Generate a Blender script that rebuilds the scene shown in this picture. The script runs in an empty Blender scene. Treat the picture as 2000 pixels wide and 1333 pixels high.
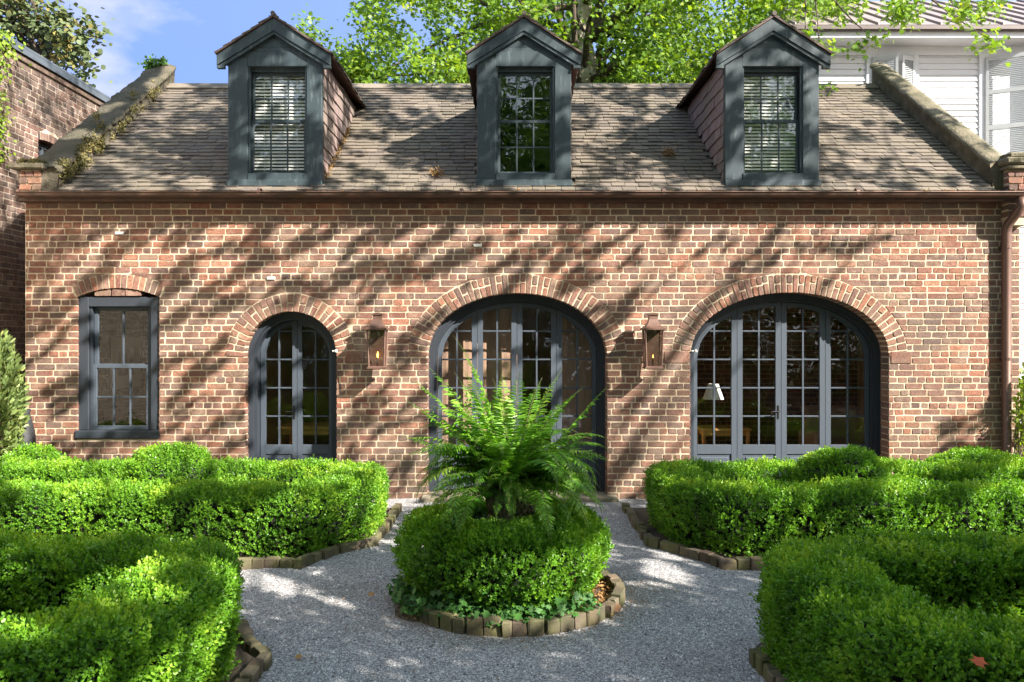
import bpy, math, random
import numpy as np
from mathutils import Vector, Matrix
R = math.radians
random.seed(7); rng = np.random.default_rng(7)
scene = bpy.context.scene
COL = scene.collection

# ---------------------------------------------------------------- camera
F = 1560.0; CH = 1.93; YW = 9.75           # focal length in px of a 2000 px wide picture, eye height, wall distance
cam = bpy.data.cameras.new('camera'); co = bpy.data.objects.new('camera', cam); COL.objects.link(co)
cam.sensor_width = 36.0; cam.lens = 36.0 * F / 2000.0; cam.clip_end = 2000; cam.clip_start = 0.05
co.location = (0, 0, CH); co.rotation_euler = (R(90), 0, 0)
scene.camera = co
# ---------------------------------------------------------------- light
SUN = Vector((1.25, -1.0, 1.05)).normalized()
EL = math.asin(SUN.z); AZ = math.atan2(SUN.x, SUN.y)
world = bpy.data.worlds.new('World'); scene.world = world; world.use_nodes = True
wn = world.node_tree; wn.nodes.clear()
def WN(t): return wn.nodes.new(t)
wo = WN('ShaderNodeOutputWorld'); bg = WN('ShaderNodeBackground'); bg.inputs['Strength'].default_value = 0.15
sky = WN('ShaderNodeTexSky'); sky.sky_type = 'NISHITA'; sky.sun_disc = False
sky.sun_elevation = EL; sky.sun_rotation = AZ; sky.air_density = 1.0; sky.dust_density = 0.3; sky.ozone_density = 3.0
tc = WN('ShaderNodeTexCoord')
va = WN('ShaderNodeVectorMath'); va.operation = 'ADD'; va.inputs[1].default_value = (0, 0, 0.75)
vn = WN('ShaderNodeVectorMath'); vn.operation = 'NORMALIZE'
wn.links.new(tc.outputs['Generated'], va.inputs[0]); wn.links.new(va.outputs[0], vn.inputs[0]); wn.links.new(vn.outputs[0], sky.inputs['Vector'])
# clouds: noise, strongest low on the left
sc_ = WN('ShaderNodeMapping'); sc_.inputs['Scale'].default_value = (1.0, 1.0, 2.2)
nz = WN('ShaderNodeTexNoise'); nz.inputs['Scale'].default_value = 5.0; nz.inputs['Detail'].default_value = 8; nz.inputs['Roughness'].default_value = 0.55
wn.links.new(tc.outputs['Generated'], sc_.inputs[0]); wn.links.new(sc_.outputs[0], nz.inputs['Vector'])
def wmath(op, a, b=None, clamp=False):
    n = WN('ShaderNodeMath'); n.operation = op; n.use_clamp = clamp
    for i, v in enumerate((a, b)):
        if v is None: continue
        if isinstance(v, (int, float)): n.inputs[i].default_value = v
        else: wn.links.new(v, n.inputs[i])
    return n.outputs[0]
dist = WN('ShaderNodeVectorMath'); dist.operation = 'DISTANCE'
dcl = Vector((-0.52, 1.0, 0.335)).normalized(); dist.inputs[1].default_value = dcl
wn.links.new(tc.outputs['Generated'], dist.inputs[0])
near = wmath('SUBTRACT', 1.0, wmath('MULTIPLY', dist.outputs['Value'], 6.5), True)
cmask = wmath('ADD', wmath('MULTIPLY', wmath('SUBTRACT', nz.outputs['Fac'], 0.53), 4.0), wmath('MULTIPLY', near, 1.5))
cmask = wmath('MULTIPLY', wmath('SUBTRACT', cmask, 0.28), 0.9, True)
mx = WN('ShaderNodeMixRGB'); mx.inputs[2].default_value = (1.9, 1.85, 2.0, 1)
tint = WN('ShaderNodeMixRGB'); tint.blend_type = 'MULTIPLY'; tint.inputs[0].default_value = 1.0; tint.inputs[2].default_value = (1.0, 1.0, .93, 1)
dt = WN('ShaderNodeVectorMath'); dt.operation = 'DOT_PRODUCT'; dt.inputs[1].default_value = (0.62, -0.62, 0.48); wn.links.new(tc.outputs['Generated'], dt.inputs[0])
gf = WN('ShaderNodeMapRange'); gf.inputs['From Min'].default_value = -.75; gf.inputs['From Max'].default_value = .6; gf.inputs['To Min'].default_value = 0; gf.inputs['To Max'].default_value = 1; wn.links.new(dt.outputs['Value'], gf.inputs['Value'])
gm_ = WN('ShaderNodeMixRGB'); gm_.blend_type = 'MULTIPLY'; gm_.inputs[0].default_value = 1.0
wn.links.new(sky.outputs[0], tint.inputs[1]); wn.links.new(tint.outputs[0], gm_.inputs[1]); gc = WN('ShaderNodeMixRGB'); gc.inputs[1].default_value = (.76, .72, .93, 1); gc.inputs[2].default_value = (2.1, 1.5, 1.0, 1)
wn.links.new(gf.outputs[0], gc.inputs[0]); wn.links.new(gc.outputs[0], gm_.inputs[2]); wn.links.new(gm_.outputs[0], mx.inputs[1])
wn.links.new(cmask, mx.inputs[0]); wn.links.new(mx.outputs[0], bg.inputs['Color']); wn.links.new(bg.outputs[0], wo.inputs[0])
sl = bpy.data.lights.new('sun', 'SUN'); sl.energy = 4.3; sl.angle = R(0.5); sl.color = (1.0, 0.93, 0.84)
so = bpy.data.objects.new('sun', sl); COL.objects.link(so); so.rotation_euler = SUN.to_track_quat('Z', 'Y').to_euler(); so.location = (12, -10, 12)
scene.view_settings.view_transform = 'Standard'; scene.view_settings.look = 'None'
scene.view_settings.exposure = 2.0; scene.view_settings.gamma = 1.0
scene.cycles.max_bounces = 8; scene.cycles.transparent_max_bounces = 16

def P(px, py, Z=YW):
    """photo pixel (2000 x 1333) at distance Z -> world"""
    return Vector(((px - 1000) * Z / F, Z, CH + (666.5 - py) * Z / F))
def PG(px, py, z=0.0):
    Z = (CH - z) * F / (py - 666.5)
    return Vector(((px - 1000) * Z / F, Z, z))

# ---------------------------------------------------------------- object helpers
def tag(o, label=None, cat=None, group=None, kind=None):
    if label: o['label'] = label
    if cat: o['category'] = cat
    if group: o['group'] = group
    if kind: o['kind'] = kind
    return o
def empty(name, loc, label, cat, group=None):
    o = bpy.data.objects.new(name, None); COL.objects.link(o); o.location = loc; o.empty_display_size = .1
    return tag(o, label, cat, group)
def link(name, me, mat, parent=None, smooth=False):
    o = bpy.data.objects.new(name, me); COL.objects.link(o)
    if mat is not None:
        for m in (mat if isinstance(mat, (list, tuple)) else [mat]): me.materials.append(m)
    if parent is not None:
        o.parent = parent
        o.matrix_parent_inverse = parent_world(parent).inverted()
    if smooth: me.polygons.foreach_set('use_smooth', np.ones(len(me.polygons), dtype=bool))
    return o
def parent_world(p):
    m = Matrix.Identity(4)
    while p is not None:
        m = p.matrix_parent_inverse @ (Matrix.Translation(p.location) @ p.rotation_euler.to_matrix().to_4x4()) @ m if p.parent else (Matrix.Translation(p.location) @ p.rotation_euler.to_matrix().to_4x4()) @ m
        p = p.parent
    return m
class MB:
    def __init__(s): s.v = []; s.f = []; s.c = []; s.m = []; s.cur = (1, 1, 1); s.mi = 0
    def add(s, vs, fs):
        b = len(s.v); s.v.extend([tuple(v) for v in vs])
        for f in fs: s.f.append(tuple(b + i for i in f)); s.c.append(s.cur); s.m.append(s.mi)
    def box(s, x0, x1, y0, y1, z0, z1):
        s.add([(x0,y0,z0),(x1,y0,z0),(x1,y1,z0),(x0,y1,z0),(x0,y0,z1),(x1,y0,z1),(x1,y1,z1),(x0,y1,z1)],
              [(0,3,2,1),(4,5,6,7),(0,1,5,4),(1,2,6,5),(2,3,7,6),(3,0,4,7)])
    def bbox(s, x0, x1, y0, y1, z0, z1, b=.006):
        """box with chamfered edges"""
        import itertools
        xs = (x0, x0+b, x1-b, x1); ys = (y0, y0+b, y1-b, y1); zs = (z0, z0+b, z1-b, z1)
        vs = []; idx = {}
        for i, j, k in itertools.product((0, 1), repeat=3):
            for a in range(3):
                c = [1 if t == 0 else 2 for t in (i, j, k)]; c[a] = 0 if (i, j, k)[a] == 0 else 3
                idx[(i, j, k, a)] = len(vs); vs.append((xs[c[0]], ys[c[1]], zs[c[2]]))
        g = lambda i, j, k, a: idx[(i, j, k, a)]
        fs = []
        for t in (0, 1):
            q = [(t,0,0),(t,1,0),(t,1,1),(t,0,1)]; fs.append(tuple(g(*p, 0) for p in (q if t else q[::-1])))
            q = [(0,t,0),(0,t,1),(1,t,1),(1,t,0)]; fs.append(tuple(g(*p, 1) for p in (q if t else q[::-1])))
            q = [(0,0,t),(1,0,t),(1,1,t),(0,1,t)]; fs.append(tuple(g(*p, 2) for p in (q if t else q[::-1])))
        for a in (0, 1):
            for c in (0, 1):
                fs.append((g(0,a,c,1), g(1,a,c,1), g(1,a,c,2), g(0,a,c,2)))
                fs.append((g(a,0,c,0), g(a,1,c,0), g(a,1,c,2), g(a,0,c,2)))
                fs.append((g(a,c,0,0), g(a,c,1,0), g(a,c,1,1), g(a,c,0,1)))
        for i, j, k in itertools.product((0, 1), repeat=3): fs.append((g(i,j,k,0), g(i,j,k,1), g(i,j,k,2)))
        s.add(vs, fs)
    def prism(s, poly, y0, y1):
        """poly of (x,z), anticlockwise seen from -Y, extruded from y0 (front) to y1 (back)"""
        n = len(poly)
        s.add([(x, y0, z) for x, z in poly] + [(x, y1, z) for x, z in poly],
              [tuple(range(n)), tuple(range(2*n-1, n-1, -1))] + [(i, i+n, (i+1) % n + n, (i+1) % n) for i in range(n)])
    def band(s, a, b, y0, y1):
        """strip between polylines a and b (x,z), extruded"""
        for i in range(len(a)-1):
            s.prism([a[i], a[i+1], b[i+1], b[i]], y0, y1)
    def tube(s, pts, r, n=8, cap=True):
        pts = [Vector(p) for p in pts]; rs = r if isinstance(r, (list, tuple)) else [r]*len(pts)
        vs = []; fs = []; up = None
        for i, p in enumerate(pts):
            d = (pts[min(i+1, len(pts)-1)] - pts[max(i-1, 0)])
            if d.length < 1e-9: d = Vector((0,0,1))
            d.normalize()
            if up is None: up = Vector((0,0,1)) if abs(d.z) < .9 else Vector((1,0,0))
            a = d.cross(up); a.normalize(); b = a.cross(d); up = b
            for k in range(n):
                t = 2*math.pi*k/n; vs.append(p + a*math.cos(t)*rs[i] + b*math.sin(t)*rs[i])
        for i in range(len(pts)-1):
            for k in range(n):
                fs.append((i*n+k, i*n+(k+1) % n, (i+1)*n+(k+1) % n, (i+1)*n+k))
        if cap: fs.append(tuple(range(n-1, -1, -1))); fs.append(tuple(range((len(pts)-1)*n, len(pts)*n)))
        s.add(vs, fs)
    def lathe(s, prof, c=(0,0,0), n=24, sq=False):
        vs = []; fs = []
        for r, z in prof:
            for k in range(n):
                t = 2*math.pi*k/n + (math.pi/4 if sq else 0)
                vs.append((c[0]+r*math.cos(t), c[1]+r*math.sin(t), c[2]+z))
        for i in range(len(prof)-1):
            for k in range(n): fs.append((i*n+k, i*n+(k+1) % n, (i+1)*n+(k+1) % n, (i+1)*n+k))
        fs.append(tuple(range(n-1, -1, -1))); fs.append(tuple(range((len(prof)-1)*n, len(prof)*n)))
        s.add(vs, fs)
    def build(s, name, mat, parent=None, smooth=False):
        me = bpy.data.meshes.new(name); me.from_pydata(s.v, [], s.f)
        a = me.attributes.new('col', 'FLOAT_COLOR', 'FACE')
        arr = np.ones((len(s.f), 4), dtype=np.float32); arr[:, :3] = np.array(s.c, dtype=np.float32).reshape(-1, 3); a.data.foreach_set('color', arr.ravel())
        if any(s.m): me.polygons.foreach_set('material_index', np.array(s.m, dtype=np.int32))
        me.update()
        return link(name, me, mat, parent, smooth)
def np_mesh(name, V, loops, starts, totals, mat, parent=None, col=None, smooth=False):
    me = bpy.data.meshes.new(name)
    me.vertices.add(len(V)); me.vertices.foreach_set('co', V.astype(np.float32).ravel())
    me.loops.add(len(loops)); me.loops.foreach_set('vertex_index', loops.astype(np.int32))
    me.polygons.add(len(starts)); me.polygons.foreach_set('loop_start', starts.astype(np.int32)); me.polygons.foreach_set('loop_total', totals.astype(np.int32))
    me.update(calc_edges=True)
    if col is not None:
        a = me.attributes.new('tint', 'FLOAT', 'FACE'); a.data.foreach_set('value', col.astype(np.float32))
    return link(name, me, mat, parent, smooth)
def nrm(a): return a / np.maximum(np.linalg.norm(a, axis=1, keepdims=True), 1e-9)
SHAPES = {
 'diamond': [(0,0,0),(.45,.5,.03),(1,0,0),(.45,-.5,.03)],
 'oval': [(0,0,0),(.25,.38,.05),(.65,.42,.05),(1,0,-.03),(.65,-.42,.05),(.25,-.38,.05)],
 'lobed': [(0,0,0),(.12,.42,.04),(.02,.62,.02),(.38,.34,.06),(.62,.6,0),(.66,.25,.05),(1,0,-.06),(.66,-.25,.05),(.62,-.6,0),(.38,-.34,.06),(.02,-.62,.02),(.12,-.42,.04)],
 'long': [(0,0,0),(.3,.16,.03),(.7,.15,.02),(1,0,-.06),(.7,-.15,.02),(.3,-.16,.03)],
}
def leaf_mesh(name, C, A, N, L, mat, parent=None, shape='diamond', tint=None, wid=1.0):
    """C base points, A leaf axis, N leaf normal, L lengths"""
    A = nrm(A); B = nrm(np.cross(N, A)); Nn = np.cross(A, B)
    T = np.array(SHAPES[shape]); k = len(T); n = len(C)
    L = np.broadcast_to(L, (n,)).reshape(n, 1, 1)
    V = C[:, None, :] + L * (T[None, :, 0:1]*A[:, None, :] + wid*T[None, :, 1:2]*B[:, None, :] + T[None, :, 2:3]*Nn[:, None, :])
    V = V.reshape(-1, 3)
    if tint is None: tint = rng.random(n)
    return np_mesh(name, V, np.arange(n*k), np.arange(n)*k, np.full(n, k), mat, parent, tint)

# ---------------------------------------------------------------- materials
class NT:
    def __init__(s, name):
        s.m = bpy.data.materials.new(name); s.m.use_nodes = True; s.t = s.m.node_tree; s.t.nodes.clear()
        s.out = s.t.nodes.new('ShaderNodeOutputMaterial')
    def n(s, t, **k):
        x = s.t.nodes.new(t)
        for a, b in k.items(): setattr(x, a, b)
        return x
    def l(s, a, b): s.t.links.new(a, b)
    def coord(s, kind='Object'): return s.n('ShaderNodeTexCoord').outputs[kind]
    def noise(s, scale, detail=4, rough=.5, vec=None, out='Fac', dist=0):
        x = s.n('ShaderNodeTexNoise'); x.inputs['Scale'].default_value = scale; x.inputs['Detail'].default_value = detail
        x.inputs['Roughness'].default_value = rough; x.inputs['Distortion'].default_value = dist
        s.l(vec if vec is not None else s.coord(), x.inputs['Vector']); return x.outputs[out]
    def ramp(s, f, stops):
        x = s.n('ShaderNodeValToRGB'); e = x.color_ramp.elements
        while len(e) < len(stops): e.new(.5)
        for i, (p, c) in enumerate(stops): e[i].position = p; e[i].color = c if len(c) == 4 else (*c, 1)
        s.l(f, x.inputs[0]); return x.outputs[0]
    def mix(s, f, a, b, mode='MIX'):
        x = s.n('ShaderNodeMixRGB'); x.blend_type = mode
        for i, v in enumerate((f, a, b)):
            if isinstance(v, (int, float)): x.inputs[i].default_value = v if i == 0 else (v, v, v, 1)
            elif isinstance(v, (tuple, list)): x.inputs[i].default_value = (*v[:3], 1)
            else: s.l(v, x.inputs[i])
        return x.outputs[0]
    def math(s, op, a, b=0, clamp=False):
        x = s.n('ShaderNodeMath'); x.operation = op; x.use_clamp = clamp
        for i, v in enumerate((a, b)):
            if isinstance(v, (int, float)): x.inputs[i].default_value = v
            else: s.l(v, x.inputs[i])
        return x.outputs[0]
    def attr(s, name, out='Color'):
        x = s.n('ShaderNodeAttribute'); x.attribute_name = name; return x.outputs[out]
    def bump(s, h, dist=.01, strength=1.0, normal=None):
        x = s.n('ShaderNodeBump'); x.inputs['Distance'].default_value = dist; x.inputs['Strength'].default_value = strength
        s.l(h, x.inputs['Height'])
        if normal is not None: s.l(normal, x.inputs['Normal'])
        return x.outputs[0]
    def prin(s, col, rough=.7, normal=None, metal=0, spec=.5, **k):
        x = s.n('ShaderNodeBsdfPrincipled')
        for nm, v in (('Base Color', col), ('Roughness', rough), ('Metallic', metal), ('Specular IOR Level', spec)):
            if isinstance(v, (tuple, list)): x.inputs[nm].default_value = (*v[:3], 1)
            elif isinstance(v, (int, float)): x.inputs[nm].default_value = v
            else: s.l(v, x.inputs[nm])
        if normal is not None: s.l(normal, x.inputs['Normal'])
        for nm, v in k.items():
            x.inputs[nm.replace('_', ' ')].default_value = v
        return x.outputs[0]
    def done(s, sh): s.l(sh, s.out.inputs['Surface']); return s.m

def m_brick(name='brick', dark=1.0, lichen=.0):
    t = NT(name); c = t.coord()
    base = t.attr('col')
    n1 = t.noise(34, 6, .7, c); n2 = t.noise(9, 4, .6, c); n3 = t.noise(160, 3, .6, c); n4 = t.noise(1.3, 4, .55, c)
    col = t.mix(t.ramp(n1, [(.36, (0,0,0)), (.62, (.95,.95,.95))]), base, t.mix(1.0, base, (.50, .46, .46), 'MULTIPLY'))
    pit = t.ramp(t.noise(75, 3, .6, c), [(.60, (0,0,0)), (.68, (1,1,1))]); col = t.mix(t.math('MULTIPLY', pit, .6), col, (.07, .045, .035))
    # lime and mortar smears on the faces
    sm = t.ramp(t.math('ADD', t.math('MULTIPLY', n1, .55), t.math('MULTIPLY', n2, .55)), [(.57, (0,0,0)), (.68, (1,1,1))])
    col = t.mix(t.math('MULTIPLY', sm, .55), col, (.40, .30, .21))
    st = t.ramp(n4, [(.44, (0,0,0)), (.62, (1,1,1))])
    col = t.mix(t.math('MULTIPLY', st, .5), col, (.125, .10, .085))
    wh = t.ramp(t.noise(.8, 6, .7, c, dist=.4), [(.60, (0,0,0)), (.72, (1,1,1))]); col = t.mix(t.math('MULTIPLY', wh, .35), col, (.50, .41, .33))
    # green-brown staining near the foot of the wall
    sep = t.n('ShaderNodeSeparateXYZ'); t.l(c, sep.inputs[0])
    low = t.math('SUBTRACT', 1.0, t.math('MULTIPLY', sep.outputs['Z'], .9), True)
    low = t.math('MULTIPLY', low, t.ramp(n2, [(.35, (0,0,0)), (.6, (1,1,1))]))
    col = t.mix(t.math('MULTIPLY', low, .75), col, (.085, .075, .05))
    if dark != 1.0: col = t.mix(1.0, col, (dark, dark, dark), 'MULTIPLY')
    h = t.math('ADD', t.math('MULTIPLY', n1, .6), t.math('MULTIPLY', n3, .4))
    return t.done(t.prin(col, .88, t.bump(h, .016, 1.0), spec=.2))
def m_mortar(name='mortar', a=(.60,.49,.35), b=(.45,.36,.25)):
    t = NT(name); c = t.coord()
    n1 = t.noise(60, 6, .7, c); n2 = t.noise(2.2, 5, .6, c); n3 = t.noise(9, 4, .6, c)
    col = t.mix(t.ramp(n2, [(.40, (0,0,0)), (.58, (1,1,1))]), a, b)
    col = t.mix(t.math('MULTIPLY', n3, .5), col, (.60, .49, .36))
    sep = t.n('ShaderNodeSeparateXYZ'); t.l(c, sep.inputs[0])
    low = t.math('MULTIPLY', t.math('SUBTRACT', 1.0, t.math('MULTIPLY', sep.outputs['Z'], .8), True), t.ramp(n3, [(.3, (0,0,0)), (.6, (1,1,1))]))
    col = t.mix(t.math('MULTIPLY', low, .6), col, (.14, .12, .08))
    return t.done(t.prin(col, .95, t.bump(n1, .01, .8), spec=.15))
def m_slate():
    t = NT('slate'); c = t.coord(); base = t.attr('col')
    n1 = t.noise(12, 6, .65, c); n2 = t.noise(70, 5, .6, c); n3 = t.noise(1.1, 4, .5, c)
    col = t.mix(t.math('MULTIPLY', n1, .7), base, t.mix(1.0, base, (.60, .56, .50), 'MULTIPLY'))
    col = t.mix(t.math('MULTIPLY', t.ramp(n3, [(.42, (0,0,0)), (.6, (1,1,1))]), .45), col, (.135, .118, .085))
    col = t.mix(t.math('MULTIPLY', t.ramp(n2, [(.6, (0,0,0)), (.75, (1,1,1))]), .35), col, (.42, .38, .31))
    return t.done(t.prin(col, .8, t.bump(t.math('ADD', n1, t.math('MULTIPLY', n2, .4)), .008, .7), spec=.3))
def m_paint(name, col, rough=.45, worn=.25, wcol=(.22,.27,.27)):
    t = NT(name); c = t.coord()
    sc = t.n('ShaderNodeMapping'); sc.inputs['Scale'].default_value = (1, 1, .16); t.l(c, sc.inputs[0])
    n1 = t.noise(22, 6, .65, sc.outputs[0]); n2 = t.noise(5, 4, .5, c); n3 = t.noise(140, 3, .5, sc.outputs[0])
    cc = t.mix(t.math('MULTIPLY', n2, .5), col, tuple(x*1.35 for x in col))
    cc = t.mix(t.math('MULTIPLY', t.ramp(n1, [(.56, (0,0,0)), (.74, (1,1,1))]), worn), cc, wcol)
    return t.done(t.prin(cc, t.math('ADD', rough-.1, t.math('MULTIPLY', n1, .25)), t.bump(t.math('ADD', n3, n1), .002, .5), spec=.3))
def m_glass(name, refl=.11, tintc=(.86,.88,.86), wave=.0012):
    t = NT(name); c = t.coord()
    n = t.noise(3.2, 2, .5, c, dist=.6); nb = t.bump(n, wave*10, .5)
    tr = t.n('ShaderNodeBsdfTransparent'); tr.inputs[0].default_value = (*tintc, 1)
    gl = t.n('ShaderNodeBsdfGlossy'); gl.inputs['Roughness'].default_value = .01; t.l(nb, gl.inputs['Normal'])
    fr = t.n('ShaderNodeLayerWeight'); fr.inputs['Blend'].default_value = .5
    fac = t.math('ADD', t.math('MULTIPLY', t.math('POWER', fr.outputs['Facing'], 4.0), .7), refl, True)
    mx = t.n('ShaderNodeMixShader'); t.l(fac, mx.inputs[0]); t.l(tr.outputs[0], mx.inputs[1]); t.l(gl.outputs[0], mx.inputs[2])
    return t.done(mx.outputs[0])
def m_leaf(name, a, b, trans=.35, rough=.45, tcol=None, c3=None):
    t = NT(name); tt = t.attr('tint', 'Fac')
    n = t.noise(2.6, 3, .5)
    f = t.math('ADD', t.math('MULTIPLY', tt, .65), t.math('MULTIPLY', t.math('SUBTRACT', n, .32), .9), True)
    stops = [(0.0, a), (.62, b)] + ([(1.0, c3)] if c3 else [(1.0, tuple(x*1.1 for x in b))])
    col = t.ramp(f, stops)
    p = t.prin(col, rough, spec=.4)
    tl = t.n('ShaderNodeBsdfTranslucent')
    t.l(t.mix(1.0, col, tcol or (1.5, 1.5, .5), 'MULTIPLY'), tl.inputs[0])
    mx = t.n('ShaderNodeMixShader'); mx.inputs[0].default_value = trans
    t.l(p, mx.inputs[1]); t.l(tl.outputs[0], mx.inputs[2])
    return t.done(mx.outputs[0])
def m_simple(name, col, rough=.7, metal=0, var=.3, scale=8, bump=.004, col2=None, bscale=40):
    t = NT(name); c = t.coord()
    n = t.noise(scale, 5, .6, c); nb = t.noise(bscale, 5, .6, c)
    cc = t.mix(t.ramp(n, [(.35, (0,0,0)), (.65, (1,1,1))]), col, col2 or tuple(x*(1-var) for x in col))
    return t.done(t.prin(cc, rough, t.bump(nb, bump, .8), metal=metal))
def m_attr(name, rough=.85, scale=14, bump=.008, moss=.0, mosscol=(.13,.14,.04)):
    t = NT(name); c = t.coord(); base = t.attr('col')
    n = t.noise(scale, 5, .65, c); nb = t.noise(90, 4, .6, c); n2 = t.noise(4, 4, .5, c)
    col = t.mix(t.math('MULTIPLY', n, .8), base, t.mix(1.0, base, (.5,.48,.42), 'MULTIPLY'))
    if moss: col = t.mix(t.math('MULTIPLY', t.ramp(n2, [(.42, (0,0,0)), (.62, (1,1,1))]), moss), col, mosscol)
    return t.done(t.prin(col, rough, t.bump(t.math('ADD', n, t.math('MULTIPLY', nb, .5)), bump, .9), spec=.25))
def m_gravel():
    t = NT('gravel'); c = t.coord()
    def vor(scale):
        v = t.n('ShaderNodeTexVoronoi'); v.inputs['Scale'].default_value = scale; v.feature = 'F1'
        t.l(c, v.inputs['Vector']); return v
    v1 = vor(92); v2 = vor(165)
    s1 = t.n('ShaderNodeSeparateColor'); t.l(v1.outputs['Color'], s1.inputs[0])
    s2 = t.n('ShaderNodeSeparateColor'); t.l(v2.outputs['Color'], s2.inputs[0])
    n0 = t.noise(.9, 4, .55, c); n1 = t.noise(6, 4, .6, c)
    col = t.ramp(s1.outputs[0], [(0, (.06,.058,.06)), (.3, (.22,.215,.22)), (.7, (.41,.40,.395)), (1, (.80,.78,.75))])
    col2 = t.ramp(s2.outputs[1], [(0, (.05,.05,.055)), (.5, (.25,.248,.26)), (1, (.65,.63,.62))])
    col = t.mix(.45, col, col2)
    col = t.mix(t.math('MULTIPLY', t.ramp(n0, [(.48, (0,0,0)), (.66, (1,1,1))]), .38), col, (.15, .135, .085))
    col = t.mix(t.math('MULTIPLY', t.ramp(n1, [(.58, (0,0,0)), (.72, (1,1,1))]), .25), col, (.10, .095, .08))
    h = t.math('SUBTRACT', 1.0, t.math('ADD', t.math('MULTIPLY', v1.outputs['Distance'], 1.1), t.math('MULTIPLY', v2.outputs['Distance'], .5)))
    return t.done(t.prin(col, .85, t.bump(h, .008, 1.0), spec=.2))
def m_siding():
    return m_simple('white_siding_paint', (.60,.61,.64), .55, var=.06, scale=3, bump=.0008)
M = dict(
 brick=m_brick(), mortar=m_mortar(), slate=m_slate(),
 oldbrick=m_brick('weathered_brick'), oldmortar=m_mortar('weathered_mortar', (.50,.44,.37), (.30,.26,.21)),
 frame=m_paint('frame_paint', (.026,.032,.041), .5, .06, (.10,.12,.14)),
 door=m_paint('door_paint', (.050,.063,.080), .6, .08), dormer=m_paint('dormer_paint', (.033,.047,.054), .5, .35),
 glass=m_glass('window_glass', .055, (.93,.94,.93)), dglass=m_glass('dormer_glass', .15, (.95,.96,.95)), lglass=m_glass('lantern_glass', .27, (.8,.78,.75)),
 copper=m_simple('weathered_copper', (.155,.085,.06), .5, .35, .5, 18, .001, (.12,.07,.055)),
 gutter=m_simple('gutter_copper', (.065,.040,.031), .5, .3, .5, 5, .001, (.13,.07,.05)),
 gravel=m_gravel(), soil=m_simple('soil', (.055,.040,.028), .95, 0, .5, 12, .03, (.10,.075,.05), 60),
 cement=m_simple('mossy_cement', (.185,.155,.105), .95, 0, .4, 5, .03, (.075,.07,.038), 26),
 capstone=m_simple('cap_stone', (.24,.20,.15), .9, 0, .4, 9, .012, (.13,.12,.07), 40),
 edging=m_attr('edging_brick', moss=.55), dirt=m_simple('litter', (.22,.12,.06), .95, 0, .4, 9, .01),
 plaster=m_simple('interior_plaster', (.72,.55,.38), .9, 0, .15, 2, .003), floorwood=m_simple('floor_boards', (.42,.26,.14), .5, 0, .4, 3, .002),
 wood=m_simple('oiled_wood', (.55,.30,.10), .4, 0, .4, 7, .002), fabric=m_simple('curtain_cloth', (.34,.215,.15), .95, 0, .12, 3, .003),
 shade=m_simple('lampshade_cloth', (.8,.77,.7), .9, 0, .05, 5, .001), darkmetal=m_simple('dark_metal', (.05,.05,.05), .4, .8, .3, 9, .001),
 white=m_siding(), trim=m_simple('white_trim_paint', (.58,.60,.64), .5, 0, .08, 4, .0008),
 shutter=m_simple('shutter_paint', (.43,.45,.46), .55, 0, .08, 5, .001), tin=m_simple('standing_seam_metal', (.30,.245,.24), .5, .25, .18, 2, .001),
 urn=m_simple('urn_stone', (.25,.21,.155), .9, 0, .5, 14, .006, (.13,.12,.08)),
 bark=m_simple('plane_bark', (.62,.57,.47), .9, 0, .5, 5, .02, (.27,.22,.16), 18), darkbark=m_simple('dark_bark', (.10,.075,.055), .95, 0, .4, 8, .02),
 blind=m_simple('blind_slat', (.80,.80,.76), .5, 0, .04, 3, .0005), flue2=m_simple('brown_metal', (.075,.055,.05), .5, .2, .3, 4, .001),
 flue=m_simple('roof_flashing', (.12,.14,.17), .5, .2, .3, 4, .002),
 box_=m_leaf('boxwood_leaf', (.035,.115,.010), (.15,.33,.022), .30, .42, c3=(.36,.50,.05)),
 plane=m_leaf('plane_leaf', (.05,.12,.018), (.17,.29,.035), .45, .45, (1.6,1.5,.45), (.40,.46,.07)),
 oak=m_leaf('oak_leaf', (.045,.11,.014), (.10,.20,.03), .25, .5),
 magnolia=m_leaf('magnolia_leaf', (.035,.060,.02), (.10,.13,.05), .1, .6, c3=(.42,.28,.06)),
 fern=m_leaf('fern_leaf', (.06,.18,.016), (.16,.36,.032), .38, .4, c3=(.32,.44,.06)),
 jar=m_simple('dark_glaze', (.03,.032,.035), .6, 0, .4, 8, .002),
 fstem=m_simple('frond_stem', (.11,.12,.035), .7, 0, .3, 20, .001),
 ivy=m_leaf('ivy_leaf', (.015,.06,.010), (.05,.15,.022), .2, .6), vine=m_leaf('vine_leaf', (.10,.20,.02), (.26,.36,.04), .4, .5),
 shrub=m_leaf('shrub_leaf', (.06,.10,.03), (.20,.27,.08), .25, .5, c3=(.36,.36,.12)), moss=m_leaf('moss_blades', (.06,.055,.02), (.17,.15,.05), .15, .8, c3=(.28,.21,.08)), dry=m_leaf('dry_leaf', (.20,.09,.03), (.42,.24,.09), .2, .8, (1.2,1,.6)),
 core=m_simple('hedge_inner_shade', (.008,.011,.005), .95, 0, .5, 14, .02), twig=m_simple('twig_bark', (.20,.15,.10), .95, 0, .4, 20, .002),
 orange=m_simple('orange_leaf', (.55,.10,.025), .6, 0, .3, 30, .002), plastic=m_simple('white_plate', (.75,.74,.70), .5, 0, .05, 9, .0005),
)
t = NT('gas_flame'); e = t.n('ShaderNodeEmission'); e.inputs[0].default_value = (1, .42, .07, 1); e.inputs[1].default_value = 5.0; M['flame'] = t.done(e.outputs[0])
t = NT('picture_print'); c = t.coord(); nn = t.noise(4, 5, .6, c)
M['print'] = t.done(t.prin(t.ramp(nn, [(.35, (.05,.05,.055)), (.5, (.22,.21,.19)), (.65, (.5,.48,.43))]), .5))
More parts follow.
